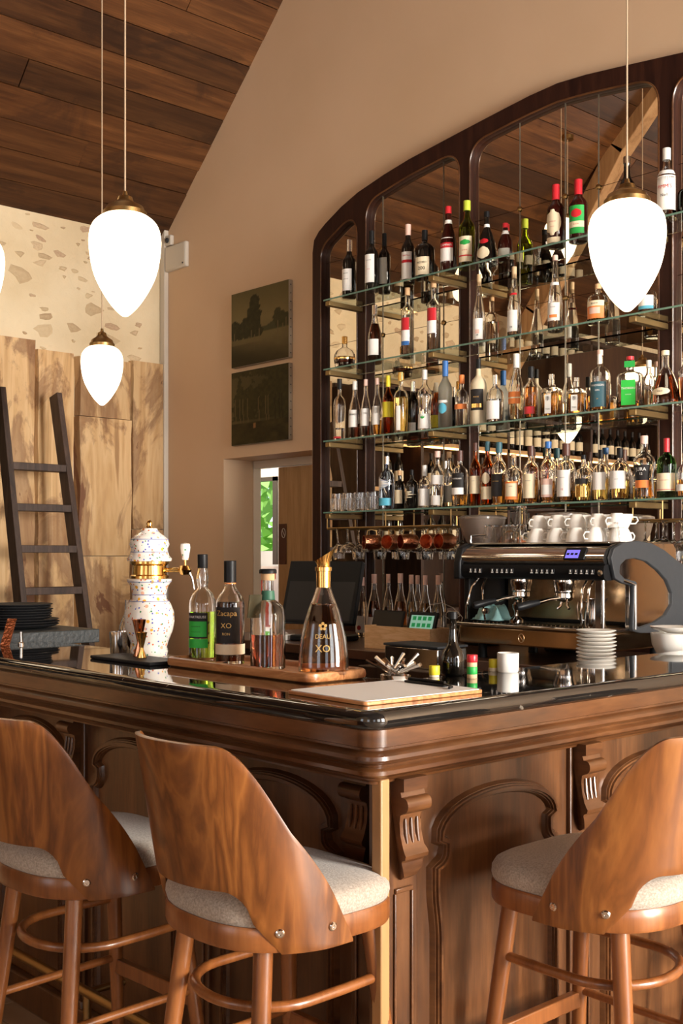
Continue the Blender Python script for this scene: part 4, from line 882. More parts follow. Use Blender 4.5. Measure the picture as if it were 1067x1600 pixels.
on_shelf(3, [
 dict(x=604, top=713, w=25, shape='squat', g='blue', liq='clear', fill=.5, cap='silver', caplen=.14, lab=[('white', .35, .62, 66, 'tri'), ('sky', .08, .22, 55)], d='pale blue gin bottle with triangular white label'),
 dict(x=624, top=735, w=16, shape='std', cap='cork', caplen=.12, lab=('cream', .15, .5), d='small dark bottle with cream label'),
 dict(x=643, top=734, w=20, shape='squat', cap='black', caplen=.12, lab=[('cream', .15, .58, 70, 'tri')], d='dark bottle with triangular cream label'),
 dict(x=663, top=727, w=19, shape='std', g='clear', liq='clear', fill=.3, cap='wht2', caplen=.24, lab=('white', .06, .46, 80), d='small clear bottle with big white label'),
 dict(x=683, top=705, w=21, shape='std', g='clear', liq='clear', fill=.4, cap='pink', caplen=.1, lab=[('white', .42, .58, 80), ('white', .05, .22)], d='clear bottle with two white labels'),
 dict(x=701, top=706, w=18, shape='std', g='clear', liq='pale', fill=.3, Y=4.27, cap='cork', caplen=.1, lab=('grey', .1, .4), d='clear bottle with grey label in back row'),
 dict(x=718, top=704, w=26, shape='broad', g='clear', liq='amber', fill=.22, cap='brown', caplen=.18, lab=[('black', .34, .60), ('white', .22, .34, 50)], texts=[('KAVALAN', .5, .26, WH)], d='clear bottle with black label over white'),
 dict(x=742, top=692, w=18, shape='std', g='amber', liq='brown', fill=.6, cap='brown', caplen=.12, lab=('cream', .20, .48, 75), texts=[('===', .4, .3, K)], d='dark amber whisky bottle with cream label'),
 dict(x=761, top=690, w=19, shape='std', g='amber', liq='brown', fill=.6, cap='teal', caplen=.14, lab=[('cream', .10, .30, 75), ('cream', .34, .52, 40, 'oval')], d='dark whisky bottle with oval and square cream labels'),
 dict(x=779, top=691, w=24, shape='std', g='clear', liq='amber', fill=.5, cap='teal', caplen=.16, lab=('black', .14, .50), texts=[('=====', .38, .3, GD)], d='amber whisky bottle with black label and teal cap'),
 dict(x=802, top=710, w=29, shape='squat', g='clear', liq='amber', fill=.4, cap='cork', caplen=.06, lab=[('orange', .10, .46, 46), ('cream', .16, .42, 40)], texts=[('===', .36, .24, K)], d='round bottle with orange edged cream label'),
 dict(x=829, top=697, w=25, shape='std', g='clear', liq='amber', fill=.46, cap='brown', caplen=.16, lab=('cream', .10, .52), texts=[('=====', .4, .26, K)], d='whisky bottle with cream label and brown cap'),
 dict(x=856, top=690, w=24, shape='std', g='clear', liq='amber', fill=.36, cap='blue', caplen=.1, lab=[('pink', .10, .40, 50), ('white', .14, .3, 42)], d='whisky bottle with blue cap'),
 dict(x=884, top=693, w=29, shape='std', g='clear', liq='amber', fill=.2, cap='brown', caplen=.2, lab=('white', .10, .55), texts=[('=====', .42, .22, K), ('12', .22, .3, RD)], d='clear bottle with very large white label'),
 dict(x=911, top=711, w=26, shape='squat', g='clear', liq='gold', fill=.42, cap='black', caplen=.08, lab=[('black', .38, .50), ('gold', .10, .34)], d='bottle with black band over gold label'),
 dict(x=938, top=703, w=26, shape='squat', g='clear', liq='gold', fill=.46, cap='black', caplen=.16, lab=('white', .22, .56), d='golden bottle with white label and black cap'),
 dict(x=968, top=700, w=32, shape='squat', g='clear', liq='gold', fill=.40, cap='black', caplen=.18, lab=('white', .22, .56), texts=[('===', .4, .22, K)], d='wider golden bottle with white label and black cap'),
 dict(x=1006, top=681, w=34, shape='waist', g='clear', liq='amber', fill=.3, cap='pink', caplen=.12, lab=[('black', .30, .54), ('orange', .18, .30)], texts=[('JURA', .47, .44, WH), ('12', .40, .3, WH)], d='waisted bottle with black and orange label'),
 dict(x=1041, top=685, w=30, shape='squat', g='green', liq='brown', fill=.58, cap='red', caplen=.22, lab=[('cream', .12, .42, 75), ('red', .14, .15, 70)], texts=[('========', .3, .22, RD)], d='green bottle with red cap and cream label'),
 dict(x=1069, top=708, w=25, shape='squat', g='clear', liq='amber', fill=.4, cap='silver', caplen=.1, lab=('white', .15, .3), d='amber bottle cut by the right frame edge'),
])
# crystal tumblers on the bottom shelf
tm = None
def tumbler_mesh(Hh, Rr, nf=12, th_=.002):
    mb = MB(); n = nf*4; P = []; F = []
    rows = [(0, 0, 0), (.92, 0, 0), (.97, .01, .0), (1, .08, .05), (1, .75, .05), (1, .82, 0), (1, 1, 0), (.93, 1, 0), (.90, .12, 0), (0, .12, 0)]
    prof_ = [(r*Rr, z*Hh) for r, z, _ in rows]
    return MB().lathe(prof_, 24, sup=2).mesh('crystal_body', M_glass, True, 30)
tum_me = tumbler_mesh(.098, .036); k = 0
fl_me = MB()
for i in range(16):
    a = 2*PI*i/16; fl_me.tube([(.0362*math.cos(a), .0362*math.sin(a), .01), (.0362*math.cos(a), .0362*math.sin(a), .072)], .0035, 6)
fl_me = fl_me.mesh('cut_ribs', M_glass)
tl = []
for x, Y in ((527, 4.18), (545, 4.18), (563, 4.18), (583, 4.18), (540, 4.275), (558, 4.275), (576, 4.275)):
    X = atY(x, 780, Y)[0]; o = thing('crystal_tumbler', 'cut crystal tumbler, %s in %s row on bottom glass shelf' % (ORD[[527, 545, 563, 583].index(x) if Y < 4.2 else [540, 558, 576].index(x)], 'front' if Y < 4.2 else 'back'), 'glass', (X, Y, SH[3]+.0002), 0, 'crystal tumblers on the bottom shelf')
    for nm, me in (('crystal_body', tum_me), ('cut_ribs', fl_me)): c = D.objects.new(nm, me); C.objects.link(c); c.parent = o
# ================================================================= BACK COUNTER
BC = 1.0; BF = 3.55
bc = thing('back_counter', 'dark wooden back counter below the mirror carrying the coffee machine', 'counter', (0, 0, 0))
MB().box(-5.05, -1.5, BF, 4.38, BC-.045, BC).build('worktop', mat('brown_worktop', (.09, .04, .022), .3, coat=.3), bc, bevel=.004)
MB().box(-5.03, -1.52, BF+.04, 4.38, 0, BC-.045).build('carcass', M_cab, bc)
for i in range(6):
    x0 = -5.0+i*.57; MB().box(x0, x0+.55, BF+.022, BF+.04, .12, BC-.08).build('cupboard_door', M_cab, bc, bevel=.003)
    MB().tube([(x0+.48, BF+.008, .6), (x0+.48, BF+.008, .72)], .005, 8).build('handle', M_brass, bc)
# ---- hanging glass rack below the lowest shelf
RZ = 1.575; rack_x = []
for rn_, (pa, pb_) in enumerate(((513, 706), (990, 1085))):
    rk = thing('glass_rack', ('brass stemware rack under the lowest shelf, left one by the door', 'brass stemware rack under the lowest shelf, right one beyond the coffee machine')[rn_], 'rack', (0, 0, 0))
    rx0 = atY(pa, 820, 4.16)[0]; rx1 = atY(pb_, 820, 4.16)[0]
    for Y in (4.15, 4.36): MB().tube([(rx0, Y, RZ), (rx1, Y, RZ)], .004, 8).build('rail', M_brass, rk)
    xs_ = [rx0+.085*i for i in range(int((rx1-rx0)/.085)+1)]; rack_x.append(xs_)
    for x in xs_: MB().tube([(x, 4.15, RZ-.006), (x, 4.36, RZ-.006)], .0028, 6).build('runner', M_brass, rk)
    for x in (rx0, (rx0+rx1)/2, rx1):
        for Y in (4.15, 4.36): MB().tube([(x, Y, RZ), (x, Y, SH[3]-.011)], .0035, 6).build('hanger', M_brass, rk)
def wineglass_mesh(Hh=.17, Rb=.034):
    p_ = [(0, 0), (.032, 0), (.033, .002), (.012, .005), (.0045, .012), (.0040, .075), (.008, .085), (.024, .098), (Rb, .118), (Rb*1.02, .135), (Rb*.9, Hh), (Rb*.86, Hh), (Rb*.96, .135), (Rb*.93, .119), (.022, .101), (.004, .09), (0, .089)]
    return MB().lathe(p_, 24).mesh('glass_stem_bowl', M_glass, True, 60)
def coupe_mesh():
    p_ = [(0, 0), (.033, 0), (.034, .002), (.010, .005), (.004, .012), (.004, .07), (.010, .078), (.03, .088), (.043, .105), (.044, .13), (.042, .13), (.041, .106), (.028, .091), (.004, .082), (0, .081)]
    return MB().lathe(p_, 24).mesh('glass_stem_bowl', M_glass, True, 60)
wgm, cpm = wineglass_mesh(), coupe_mesh(); j = 0
xx_ = [(x+.0425, 0) for x in rack_x[0][:-1]]+[(x+.0425, 1) for x in rack_x[1][:-1]]
for i, (x, rn_) in enumerate(xx_):
    for q, Y in enumerate((4.18, 4.262, 4.344)):
        tallg = (i+q) % 2 == 0
        if q == 0 and 2 <= i and rn_ == 0: continue
        o = D.objects.new('hanging_glass', wgm if tallg else cpm); C.objects.link(o); o.location = (x, Y, RZ+.001); o.rotation_euler = (PI+R.uniform(-.02, .02)+(.12 if q == 0 and i < 2 else 0), 0, 0)
        tag(o, '%s hung upside down in %s row, %s from left on the %s rack' % ('wine glass' if tallg else 'coupe glass', ('front', 'middle', 'rear')[q], ORD[i if rn_ == 0 else i-len(rack_x[0])+1], ('left', 'right')[rn_]), 'glass', 'stemware hanging from the racks')
# copper mugs lying on the rack front, hung by the handle
cm = MB().lathe([(0, 0), (.030, 0), (.036, .006), (.040, .03), (.040, .06), (.036, .088), (.037, .092), (.0345, .092), (.034, .087), (.037, .06), (.037, .03), (.032, .008), (0, .006)], 26).mesh('mug_body', M_copper)
hm_ = MB().tube([(.038, 0, .075), (.060, 0, .072), (.066, 0, .048), (.060, 0, .024), (.038, 0, .02)], .0035, 8).mesh('handle', M_brass)
for i, x in enumerate((592, 618, 648, 678, 704)):
    X, _, Z, _ = atY(x, 845, 4.19); o = thing('copper_mug', 'hammered copper mug hanging on its side, %s from left under the shelf' % ORD[i], 'mug', (X, 4.20, RZ-.078), 0, 'copper mugs under the shelf')
    for nm, me in (('mug_body', cm), ('handle', hm_)):
        c = D.objects.new(nm, me); C.objects.link(c); c.parent = o; c.rotation_euler = (0, rad(-90), 0) if False else (rad(90), rad(-90), 0)
    o.rotation_euler = (0, 0, (-.5, .15, -.35, .2, -.1)[i]*1.0)
# syrup bottles on the counter
for i, (x, top, Y, w_) in enumerate(((565, 902, 4.12, 20), (584, 897, 4.00, 22), (606, 897, 4.22, 18), (625, 896, 4.02, 22), (642, 898, 4.12, 19), (652, 899, 4.24, 18), (664, 899, 4.02, 20), (684, 899, 4.13, 20))):
    X, _, Z, dz = atY(x, top, Y); lq = ('clear', 'red', 'clear', 'brown', 'pale', 'clear', 'amber', 'clear')[i]
    bottle('syrup bottle with white cap, %s from left on the back counter' % ORD[i], (X, Y, BC+.0002), Z-BC, w_/2*dz/FP, 'slope', 'clear', lq, .6, 'pink', .13, [('white', .08, .36), ('red', .12, .20, 20, 'oval')], rz=.3, group='syrup bottles on the back counter', name='syrup_bottle')
# ---- till screen
p = atY(508, 1005, 3.82); til = thing('till_screen', 'black touch screen till on the back counter behind the gold-topped decanter', 'till', (p[0], 3.80, BC), rad(18))
MB().obox((0, 0, .24), (.21, 0, 0), (0, .05, .155), (0, .018, -.006)).build('screen', M_black, til, bevel=.006)
MB().obox((0, -.019, .242), (.19, 0, 0), (0, .046, .137), (0, .001, 0)).build('display_glass', mat('dark_glass_screen', (.006, .006, .008), .35), til)
MB().box(-.14, .14, -.09, .13, .0, .03).build('base', M_black, til, bevel=.008)
MB().obox((0, .05, .12), (.05, 0, 0), (0, .03, .09), (0, .02, 0)).build('stand', M_black, til, bevel=.004)
# ---- pine box with tablet and card reader
a = atY(569, 1008, 3.66)[0]; b = atY(676, 1010, 3.66)[0]
pb = thing('pine_box', 'pale pine box on the back counter holding the card readers', 'box', ((a+b)/2, 3.72, BC), 0); hw = (b-a)/2-.01
for nm, q in (('side', (-hw, hw, -.07, -.058)), ('side', (-hw, hw, .058, .07)), ('side', (-hw, -hw+.012, -.058, .058)), ('side', (hw-.012, hw, -.058, .058))): MB().box(*q, 0, .105).build(nm, M_pine, pb, bevel=.001)
MB().box(-hw+.012, hw-.012, -.058, .058, 0, .008).build('bottom', M_pine, pb)
tbt = thing('tablet', 'black tablet leaning in the pine box, left of the card reader', 'tablet', ((a+b)/2-.13, 3.72, BC+.012), 0)
MB().obox((0, 0, .085), (.10, 0, 0), (.0, .022, .075), (0, .004, -.001)).build('tablet_body', M_black, tbt, bevel=.003)
MB().obox((0, -.0045, .086), (.092, 0, 0), (.0, .0202, .069), (0, .0008, 0)).build('display_glass', MC['dark_glass_screen'], tbt)
cr = thing('card_reader', 'card reader with green keypad leaning in the pine box', 'card reader', ((a+b)/2+.09, 3.72, BC+.012), rad(8))
rdo = MB().obox((0, 0, .085), (.078, 0, 0), (.0, .026, .075), (0, .006, -.002)).build('reader_body', M_black, cr, bevel=.004)
scr = mat('green_screen', (.05, .12, .09), .3, emit=(.28, .5, .36), es=.6)
MB().obox((0, -.0075, .088), (.062, 0, 0), (.0, .0205, .058), (0, .0007, 0)).build('display', scr, rdo)
for r_ in range(4):
    for c_ in range(4):
        v = -.045+.030*r_; MB().obox((-.042+.028*c_, -.0095+v*.36*.96, .088+v), (.009, 0, 0), (0, .003, .0085), (0, .0008, 0)).build('key', mat('key_green', (.01, .2, .06), .4, emit=(.0, .3, .08), es=.35), rdo)
# white cable
cb = MB().tube([(atY(x, y, Y)[0], Y, atY(x, y, Y)[2]) for x, y, Y in ((664, 955, 3.80), (672, 945, 3.85), (690, 942, 3.9), (708, 950, 3.95), (718, 962, 3.95), (705, 970, 3.92), (694, 962, 3.9), (700, 955, 3.9), (715, 956, 3.9), (722, 965, 3.9), (716, 990, 3.92), (714, 1002, 3.92))], .0022, 6).build('charging_cable', M_wplastic); tag(cb, 'white looped charging cable behind the card reader', 'cable')
# steel knock box drawer & things
p = atY(664, 1028, 3.50)
kb = thing('steel_box', 'low brushed steel box with glass lid in front of the pine box', 'box', (atY(667, 1020, 3.47)[0], 3.47, .965-.0), 0)
MB().box(-.15, .15, -.10, .075, -.0, .085).build('box_body', M_steel, kb, bevel=.004)
MB().box(-.155, .155, -.105, .08, .087, .097).build('lid', M_dgrey, kb, bevel=.003)
wt = thing('trolley', 'dark work trolley under the steel box', 'trolley', (kb.location.x, 3.44, 0)); MB().box(-.25, .25, -.13, .10, .03, .9645).build('trolley_body', M_cab, wt, bevel=.004)
for sx_ in (-.2, .2):
    for sy_ in (-.09, .06): MB().tube([(sx_-.012, sy_, .018), (sx_+.012, sy_, .018)], .018, 12).build('castor', M_black, wt)
# ================================================================= ESPRESSO MACHINE
mx0 = -3.20; mx1 = -2.47; MY = 3.60; Wd = mx1-mx0
em = thing('espresso_machine', 'chrome two group espresso machine with black curved side panels', 'coffee machine', (mx0, MY, BC))
L = lambda *a: a
for sx_ in (.06, Wd-.06):
    for sy_ in (.08, .42): MB().lathe([(0, 0), (.022, 0), (.02, .03), (.016, .07), (0, .07)], 14, c=(sx_, sy_, 0)).build('foot', M_black, em)
MB().box(0, Wd, .0, .50, .065, .135).build('base', mat('brown_steel', (.62, .45, .28), .14, 1), em, bevel=.006)
MB().box(-.006, Wd+.002, -.012, .48, .136, .150).build('tray_rim', M_steel, em, bevel=.004)
for i in range(30):
    MB().box(.06+i*.021, .066+i*.021, .02, .20, .1505, .155).build('grille_bar', M_steel, em)
MB().tube([(.33+.014*math.cos(2*PI*q/20), -.0015, .098+.017*math.sin(2*PI*q/20)) for q in range(20)], .0014, 6, True).tube([(.322, -.0015, .107), (.338, -.0015, .089)], .0014, 6).build('maker_emblem', mat('engraved', (.85, .62, .4), .4, 1), em)
MB().box(.03, Wd-.03, .27, .48, .15, .34).build('back_body', M_black, em, bevel=.004)
MB().box(.05, Wd-.05, .262, .2695, .165, .33).build('splash_panel', mat('bronze_mirror', (.75, .52, .30), .22, 1), em)
# hood: side profile swept along X
hp = [(.02, .335), (-.005, .345), (-.012, .365), (-.010, .385), (-.002, .392), (-.012, .398), (-.020, .41), (-.018, .428), (.0, .452), (.035, .468), (.08, .473), (.46, .473), (.48, .45), (.48, .335)]
MB().prism(hp, lambda a_, b_, d: (d, a_, b_), .03, Wd-.0).build('hood', M_chrome, em, angle=50)
bp_ = [(.0, .334), (-.016, .343), (-.021, .366), (-.018, .388), (-.006, .394), (.03, .394), (.03, .334)]
bbo = MB().prism(bp_, lambda a_, b_, d: (d, a_, b_), .02, Wd+.002).build('button_band', M_black, em, angle=50)
for g0, n in ((.075, 3), (.19, 5), (.39, 5), (.575, 5)):
    for i in range(n):
        MB().box(g0+i*.025, g0+.018+i*.025, -.0235, -.0205, .356, .376).build('button', M_blackm, bbo, bevel=.001)
        MB().box(g0+.004+i*.025, g0+.014+i*.025, -.0245, -.0236, .358, .362).box(g0+.007+i*.025, g0+.0115+i*.025, -.0245, -.0236, .364, .373).build('button_icon', M_paper, bbo, smooth=False)
MB().lathe([(0, 0), (.012, 0), (.012, .006), (0, .008)], 16, mat4=Matrix.Translation((Wd-.012, -.018, .362)) @ Matrix.Rotation(rad(90), 4, 'X')).build('knob', M_steel, em)
# display
dbo = MB().obox((.60, -.012, .433), (.048, 0, 0), (0, .012, .022), (0, .006, -.003)).build('display_bezel', M_black, em, bevel=.003)
MB().obox((.592, -.0195, .4335), (.030, 0, 0), (0, .0085, .0155), (0, .001, 0)).build('display', mat('violet_screen', (.08, .06, .3), .3, emit=(.22, .18, .85), es=.9), dbo)
for i in range(3): MB().obox((.572+i*.019, -.0217, .4335), (.006, 0, 0), (0, .0024, .004), (0, .0004, 0)).build('screen_icon', M_black, dbo)
# left black end cap
MB().prism([(-.03, .33), (-.03, .40), (-.01, .46), (.04, .478), (.48, .478), (.49, .33)], lambda a_, b_, d: (d, a_, b_), -.006, .03).build('end_cap', M_black, em, bevel=.006)
MB().box(.0, .03, .03, .46, .15, .335).build('left_side', M_black, em, bevel=.006)
# right side: steel panel with black C frame (Y-Z plane)
def yz(x, y): q = atX(x, y, mx1+.02); return (q[1]-MY, q[2]-BC)
oc = [yz(*q) for q in ((955, 872), (959, 858), (972, 850), (995, 846), (1018, 850), (1038, 861), (1056, 876), (1075, 888), (1100, 892), (1112, 905), (1112, 986), (1000, 988), (988, 985), (990, 914), (972, 910), (961, 903))]
ic = [yz(*q) for q in ((966, 896), (968, 882), (977, 873), (992, 871), (1010, 876), (1028, 890), (1042, 906), (1050, 926), (1050, 945), (1040, 962), (1022, 974), (998, 982), (994, 978), (994, 910), (975, 905))]
ocs = fillet(oc, .012, 3); ics = fillet(ic, .012, 3)
holed_plate('side_frame', M_dgrey, ocs, [ics], lambda x, y, z: (Wd+.012+z, x, y), em, bev=.003, ext=.006)
MB().prism(ics, lambda a_, b_, d: (d, a_, b_), Wd+.004, Wd+.012).build('side_panel', M_chrome, em)
MB().box(Wd-.02, Wd+.004, .15, .48, .15, .335).build('right_side', M_chrome, em, bevel=.004)
q0, q1, q2 = yz(991, 984), yz(991, 914), yz(972, 907)
MB().tube([(Wd+.022, *q0), (Wd+.022, *q1), (Wd+.022, *q2)], .006, 10).build('edge_trim', M_chrome, em)
MB().tube([(Wd-.012, -.004, .15), (Wd-.012, -.004, .335)], .007, 10).build('corner_post', M_steel, em)
MB().box(Wd-.05, Wd-.02, .0, .012, .15, .335).build('corner_trim', M_chrome, em, bevel=.002)
# group heads with portafilters
for gx in (.255, .475):
    MB().lathe([(0, .335), (.045, .335), (.047, .315), (.040, .300), (.040, .285), (.036, .28), (0, .28)], 26, c=(gx, .09, 0)).build('group_head', M_chrome, em)
    pfo = MB().lathe([(0, .279), (.036, .279), (.038, .262), (.030, .252), (.012, .243), (0, .243)], 24, c=(gx, .09, 0)).build('portafilter', M_chrome, em)
    MB().tube([(gx, .06, .262), (gx-.02, .01, .255), (gx-.035, -.03, .245)], [.008, .008, .009], 10).build('neck', M_chrome, pfo)
    MB().tube([(gx-.035, -.03, .245), (gx-.05, -.07, .238), (gx-.065, -.115, .228), (gx-.068, -.125, .227)], [.011, .015, .015, .010], 12).build('handle', M_black, pfo)
    MB().tube([(gx-.012, .09, .245), (gx-.016, .085, .228), (gx-.028, .08, .218)], .006, 8).build('spout', M_chrome, pfo)
    MB().tube([(gx+.012, .09, .245), (gx+.016, .085, .228), (gx+.028, .08, .218)], .006, 8).build('spout', M_chrome, pfo)
# steam wands
for x0, dx_ in ((.13, .02), (.09, -.03), (Wd-.07, .0), (Wd-.10, 0)):
    MB().tube([(x0, .02, .335), (x0+dx_*.3, -.01, .30), (x0+dx_, -.02, .22), (x0+dx_*1.2, -.015, .165)], .0045, 8).build('steam_wand', M_chrome, em)
MB().lathe([(0, -.014), (.014, -.01), (.018, 0), (.014, .01), (0, .014)], 16, c=(.155, -.01, .20)).build('wand_knob', M_steel, em)
# cup tray on top with rail
MB().box(.04, Wd-.01, .03, .46, .4735, .480).build('cup_tray', M_steel, em, bevel=.002)
MB().tube([(.04, .03, .482), (.04, .03, .51), (.10, .03, .512), (.12, .03, .512)], .003, 6).build('cup_rail', M_chrome, em)
TOPZ = BC+.4802
# cups and glasses on top
cup_p = [(0, 0), (.022, 0), (.024, .004), (.034, .022), (.040, .048), (.041, .056), (.039, .056), (.037, .046), (.031, .022), (.02, .006), (0, .005)]
cupm = MB().lathe(cup_p, 26).mesh('cup_body', M_white, True, 60); cuph = MB().tube([(.036, 0, .045), (.055, 0, .044), (.060, 0, .030), (.050, 0, .018), (.032, 0, .018)], .0032, 8).mesh('handle', M_white)
sg_p = [(0, 0), (.019, 0), (.021, .003), (.029, .075), (.0275, .075), (.0195, .008), (0, .008)]
sgm = MB().lathe(sg_p, 12).mesh('glass_body', M_glass, True, 20)
def cup(x, Y, z, k, flip, rz, lb):
    X = atY(x, 850, Y)[0]; o = thing('coffee_cup', lb, 'cup', (X, Y, z), rz, 'white cups on the coffee machine')
    for nm, me in (('cup_body', cupm), ('handle', cuph)):
        c = D.objects.new(nm, me); C.objects.link(c); c.parent = o
        if flip: c.rotation_euler = (PI, 0, 0); c.location = (0, 0, .056)
lst = [(838, 3.70, 1), (868, 3.70, 1), (899, 3.70, 1), (929, 3.70, 1)]
for i, (x, Y, f) in enumerate(lst): cup(x, Y, TOPZ, 0, True, R.uniform(2, 5), 'upturned white cup, %s in front row on the coffee machine' % ORD[i])
for i, x in enumerate((845, 875, 905, 935, 964)): cup(x, 3.80, TOPZ, 0, True, R.uniform(1.2, 1.9), 'upturned white cup, %s in second row on the coffee machine' % ORD[i])
for i, x in enumerate((840, 870, 900, 933, 963)): cup(x, 3.80, TOPZ+.0565, 0, True, R.uniform(4.3, 5), 'upturned white cup, %s of those stacked on the second row' % ORD[i])
for i, x in enumerate((852, 882, 912, 942, 972)): cup(x, 3.915, TOPZ, 0, True, R.uniform(.7, 1.5), 'upturned white cup, %s in the third row' % ORD[i]); cup(x, 3.915, TOPZ+.0565, 0, False, R.uniform(.5, 1), 'upright white cup, %s in the third row on top' % ORD[i])
def sglass(x, Y, z, flip, lb):
    X = atY(x, 850, Y)[0]; o = D.objects.new('small_glass', sgm); C.objects.link(o); o.location = (X, Y, z+(.075 if flip else 0)); o.rotation_euler = (PI if flip else 0, 0, 0); tag(o, lb, 'glass', 'small glasses on the coffee machine')
for i, (x, Y, z) in enumerate(((764, 3.69, 0), (777, 3.77, 0), (794, 3.69, 0), (797, 3.78, 0), (814, 3.70, 0))): sglass(x, Y, TOPZ+z, True, 'upturned small clear glass, %s from left on the coffee machine' % ORD[i])
sglass(814, 3.70, TOPZ+.0752, True, 'small clear glass stacked on top of another, machine left side'); sglass(957, 3.715, TOPZ+.0, True, 'small clear glass among the cups, machine right side')
# pitcher, cloth, tamper on the tray
def onmach(x, y, z): q = atZ(x, y, z); return (q[0], q[1])
q = onmach(931, 984, BC+.1552); MZ = BC+.1553
def X_of(x, Y): return atY(x, 900, Y)[0]
pt = thing('milk_pitcher', 'steel milk pitcher standing on the right of the machine tray', 'pitcher', (X_of(929, 3.64), 3.64, MZ), rad(-140))
MB().lathe([(0, 0), (.040, 0), (.042, .004), (.041, .04), (.034, .10), (.036, .108), (.0345, .108), (.0325, .10), (.039, .04), (.039, .006), (0, .006)], 28).build('pitcher_body', M_steel, pt)
MB().tube([(.034, 0, .095), (.062, 0, .095), (.066, 0, .075), (.062, 0, .03), (.040, 0, .025)], .004, 8).build('handle', M_steel, pt)
MB().add([(-.030, -.012, .107), (-.050, 0, .112), (-.030, .012, .107), (-.034, 0, .085)], [(0, 1, 3), (1, 2, 3)]).build('spout', M_steel, pt)
cl = MB(); n = 26; P = []; F = []; rr = random.Random(5)
for j in range(n+1):
    for i in range(n+1):
        u, v = i/n, j/n; e = min(u, v, 1-u, 1-v); h = .05*smooth(e*5)*(.45+.9*noise2(u*4, v*4, 21))+.006+.018*noise2(u*9, v*9, 22)*smooth(e*6)
        P.append(((u-.5)*.15+.012*math.sin(v*11), (v-.5)*.10+.01*math.sin(u*13), h-.004*0))
for j in range(n):
    for i in range(n): a_ = j*(n+1)+i; F.append((a_, a_+1, a_+n+2, a_+n+1))
cl.add(P, F); co = cl.build('cleaning_cloth', mat('pale_blue_cloth', (.25, .46, .46), .9, bump=.3, bscale=200), angle=90); co.location = (X_of(768, 3.66), 3.66, MZ); sl_ = co.modifiers.new('s', 'SOLIDIFY'); sl_.thickness = .003; sl_.offset = 1
tag(co, 'crumpled pale blue cloth on the left of the machine tray', 'cloth')
tp_ = thing('tamper', 'chrome tamper standing beside the pale blue cloth on the tray', 'tamper', (X_of(806, 3.64), 3.64, MZ))
MB().lathe([(0, 0), (.028, 0), (.029, .012), (.02, .02), (.008, .03), (.007, .045), (.014, .06), (.015, .075), (.008, .085), (0, .087)], 24).build('tamper_body', M_chrome, tp_)
# ---- grinders with bean hoppers
smoke = mat('smoked_plastic', (.62, .50, .42), .22, trans=.75, ior=1.4)
def grinder(x, Y, lb, w_):
    X = X_of(x, Y); t = thing('coffee_grinder', lb, 'coffee grinder', (X, Y, BC), 0, 'coffee grinders behind the machine')
    MB().box(-.075, .075, -.05, .05, 0, .40).build('grinder_body', M_black, t, bevel=.01)
    MB().lathe([(0, .40), (.045, .40), (.05, .42), (.05, .47), (0, .47)], 24).build('collar', M_black, t)
    o = [(.045, .471), (.06, .48), (w_, .53), (w_+.012, .585), (w_+.014, .60)]; inn = [(r-.003, z+.002) for r, z in o]
    MB().lathe([(0, .471)]+o+[(w_+.010, .60)]+inn[::-1][1:]+[(0, .475)], 32, sup=3).build('hopper', smoke, t)
    MB().lathe([(0, .477), (.038, .477), (.053, .484), (w_-.02, .51), (0, .516)], 24).build('coffee_beans', mat('beans', (.05, .02, .01), .5, bump=1, bscale=160), t)
    MB().lathe([(0, .6005), (w_+.018, .6005), (w_+.018, .610), (w_, .618), (0, .622)], 32, sup=3).build('hopper_lid', smoke, t)
grinder(753, 4.165, 'coffee grinder with smoky hopper behind the machine, left one', .085); grinder(880, 4.165, 'coffee grinder with smoky hopper behind the machine, right one', .088)
# ---- saucers, bowl, dish on the inner counter
sp = [(0, 0), (.035, 0), (.06, .008), (.066, .012), (.064, .0135), (.05, .009), (0, .004)]
sme = MB().lathe(sp, 32).mesh('saucer', M_white, True, 50)
qX = -2.22; qY = atX(931, 1000, qX)[1]
for i in range(16):
    o = D.objects.new('saucer', sme); C.objects.link(o); o.location = (qX+R.uniform(-.002, .002), qY+R.uniform(-.002, .002), .9853+i*.0122)
    tag(o, 'white saucer in the stack right of the coffee machine, %s from bottom' % ORD[i], 'saucer', 'stacked white saucers')
bw = MB().lathe([(0, 0), (.035, 0), (.05, .02), (.075, .07), (.08, .11), (.077, .11), (.07, .07), (.045, .024), (0, .01)], 32).build('white_bowl', M_white); bw.location = (-2.17, atX(1052, 1000, -2.17)[1], .9853+.06); tag(bw, 'white bowl at the right edge beside the saucers', 'bowl')
st = thing('bowl_stand', 'dark block under the white bowl at the right edge', 'block', (bw.location.x, bw.location.y, .9853)); MB().box(-.06, .06, -.06, .06, 0, .0595).build('block', M_blackm, st, bevel=.004)
ds = MB().lathe([(0, 0), (.03, 0), (.06, .014), (.066, .022), (.063, .022), (.05, .012), (0, .006)], 32).build('white_dish', M_white); ds.location = (-2.17, bw.location.y, .9853+.06+.1112); tag(ds, 'shallow white dish resting on the white bowl', 'dish'); ds.scale = (1.25, 1.25, 1)
# ================================================================= THINGS ON THE MARBLE
CZ = CT+.0003
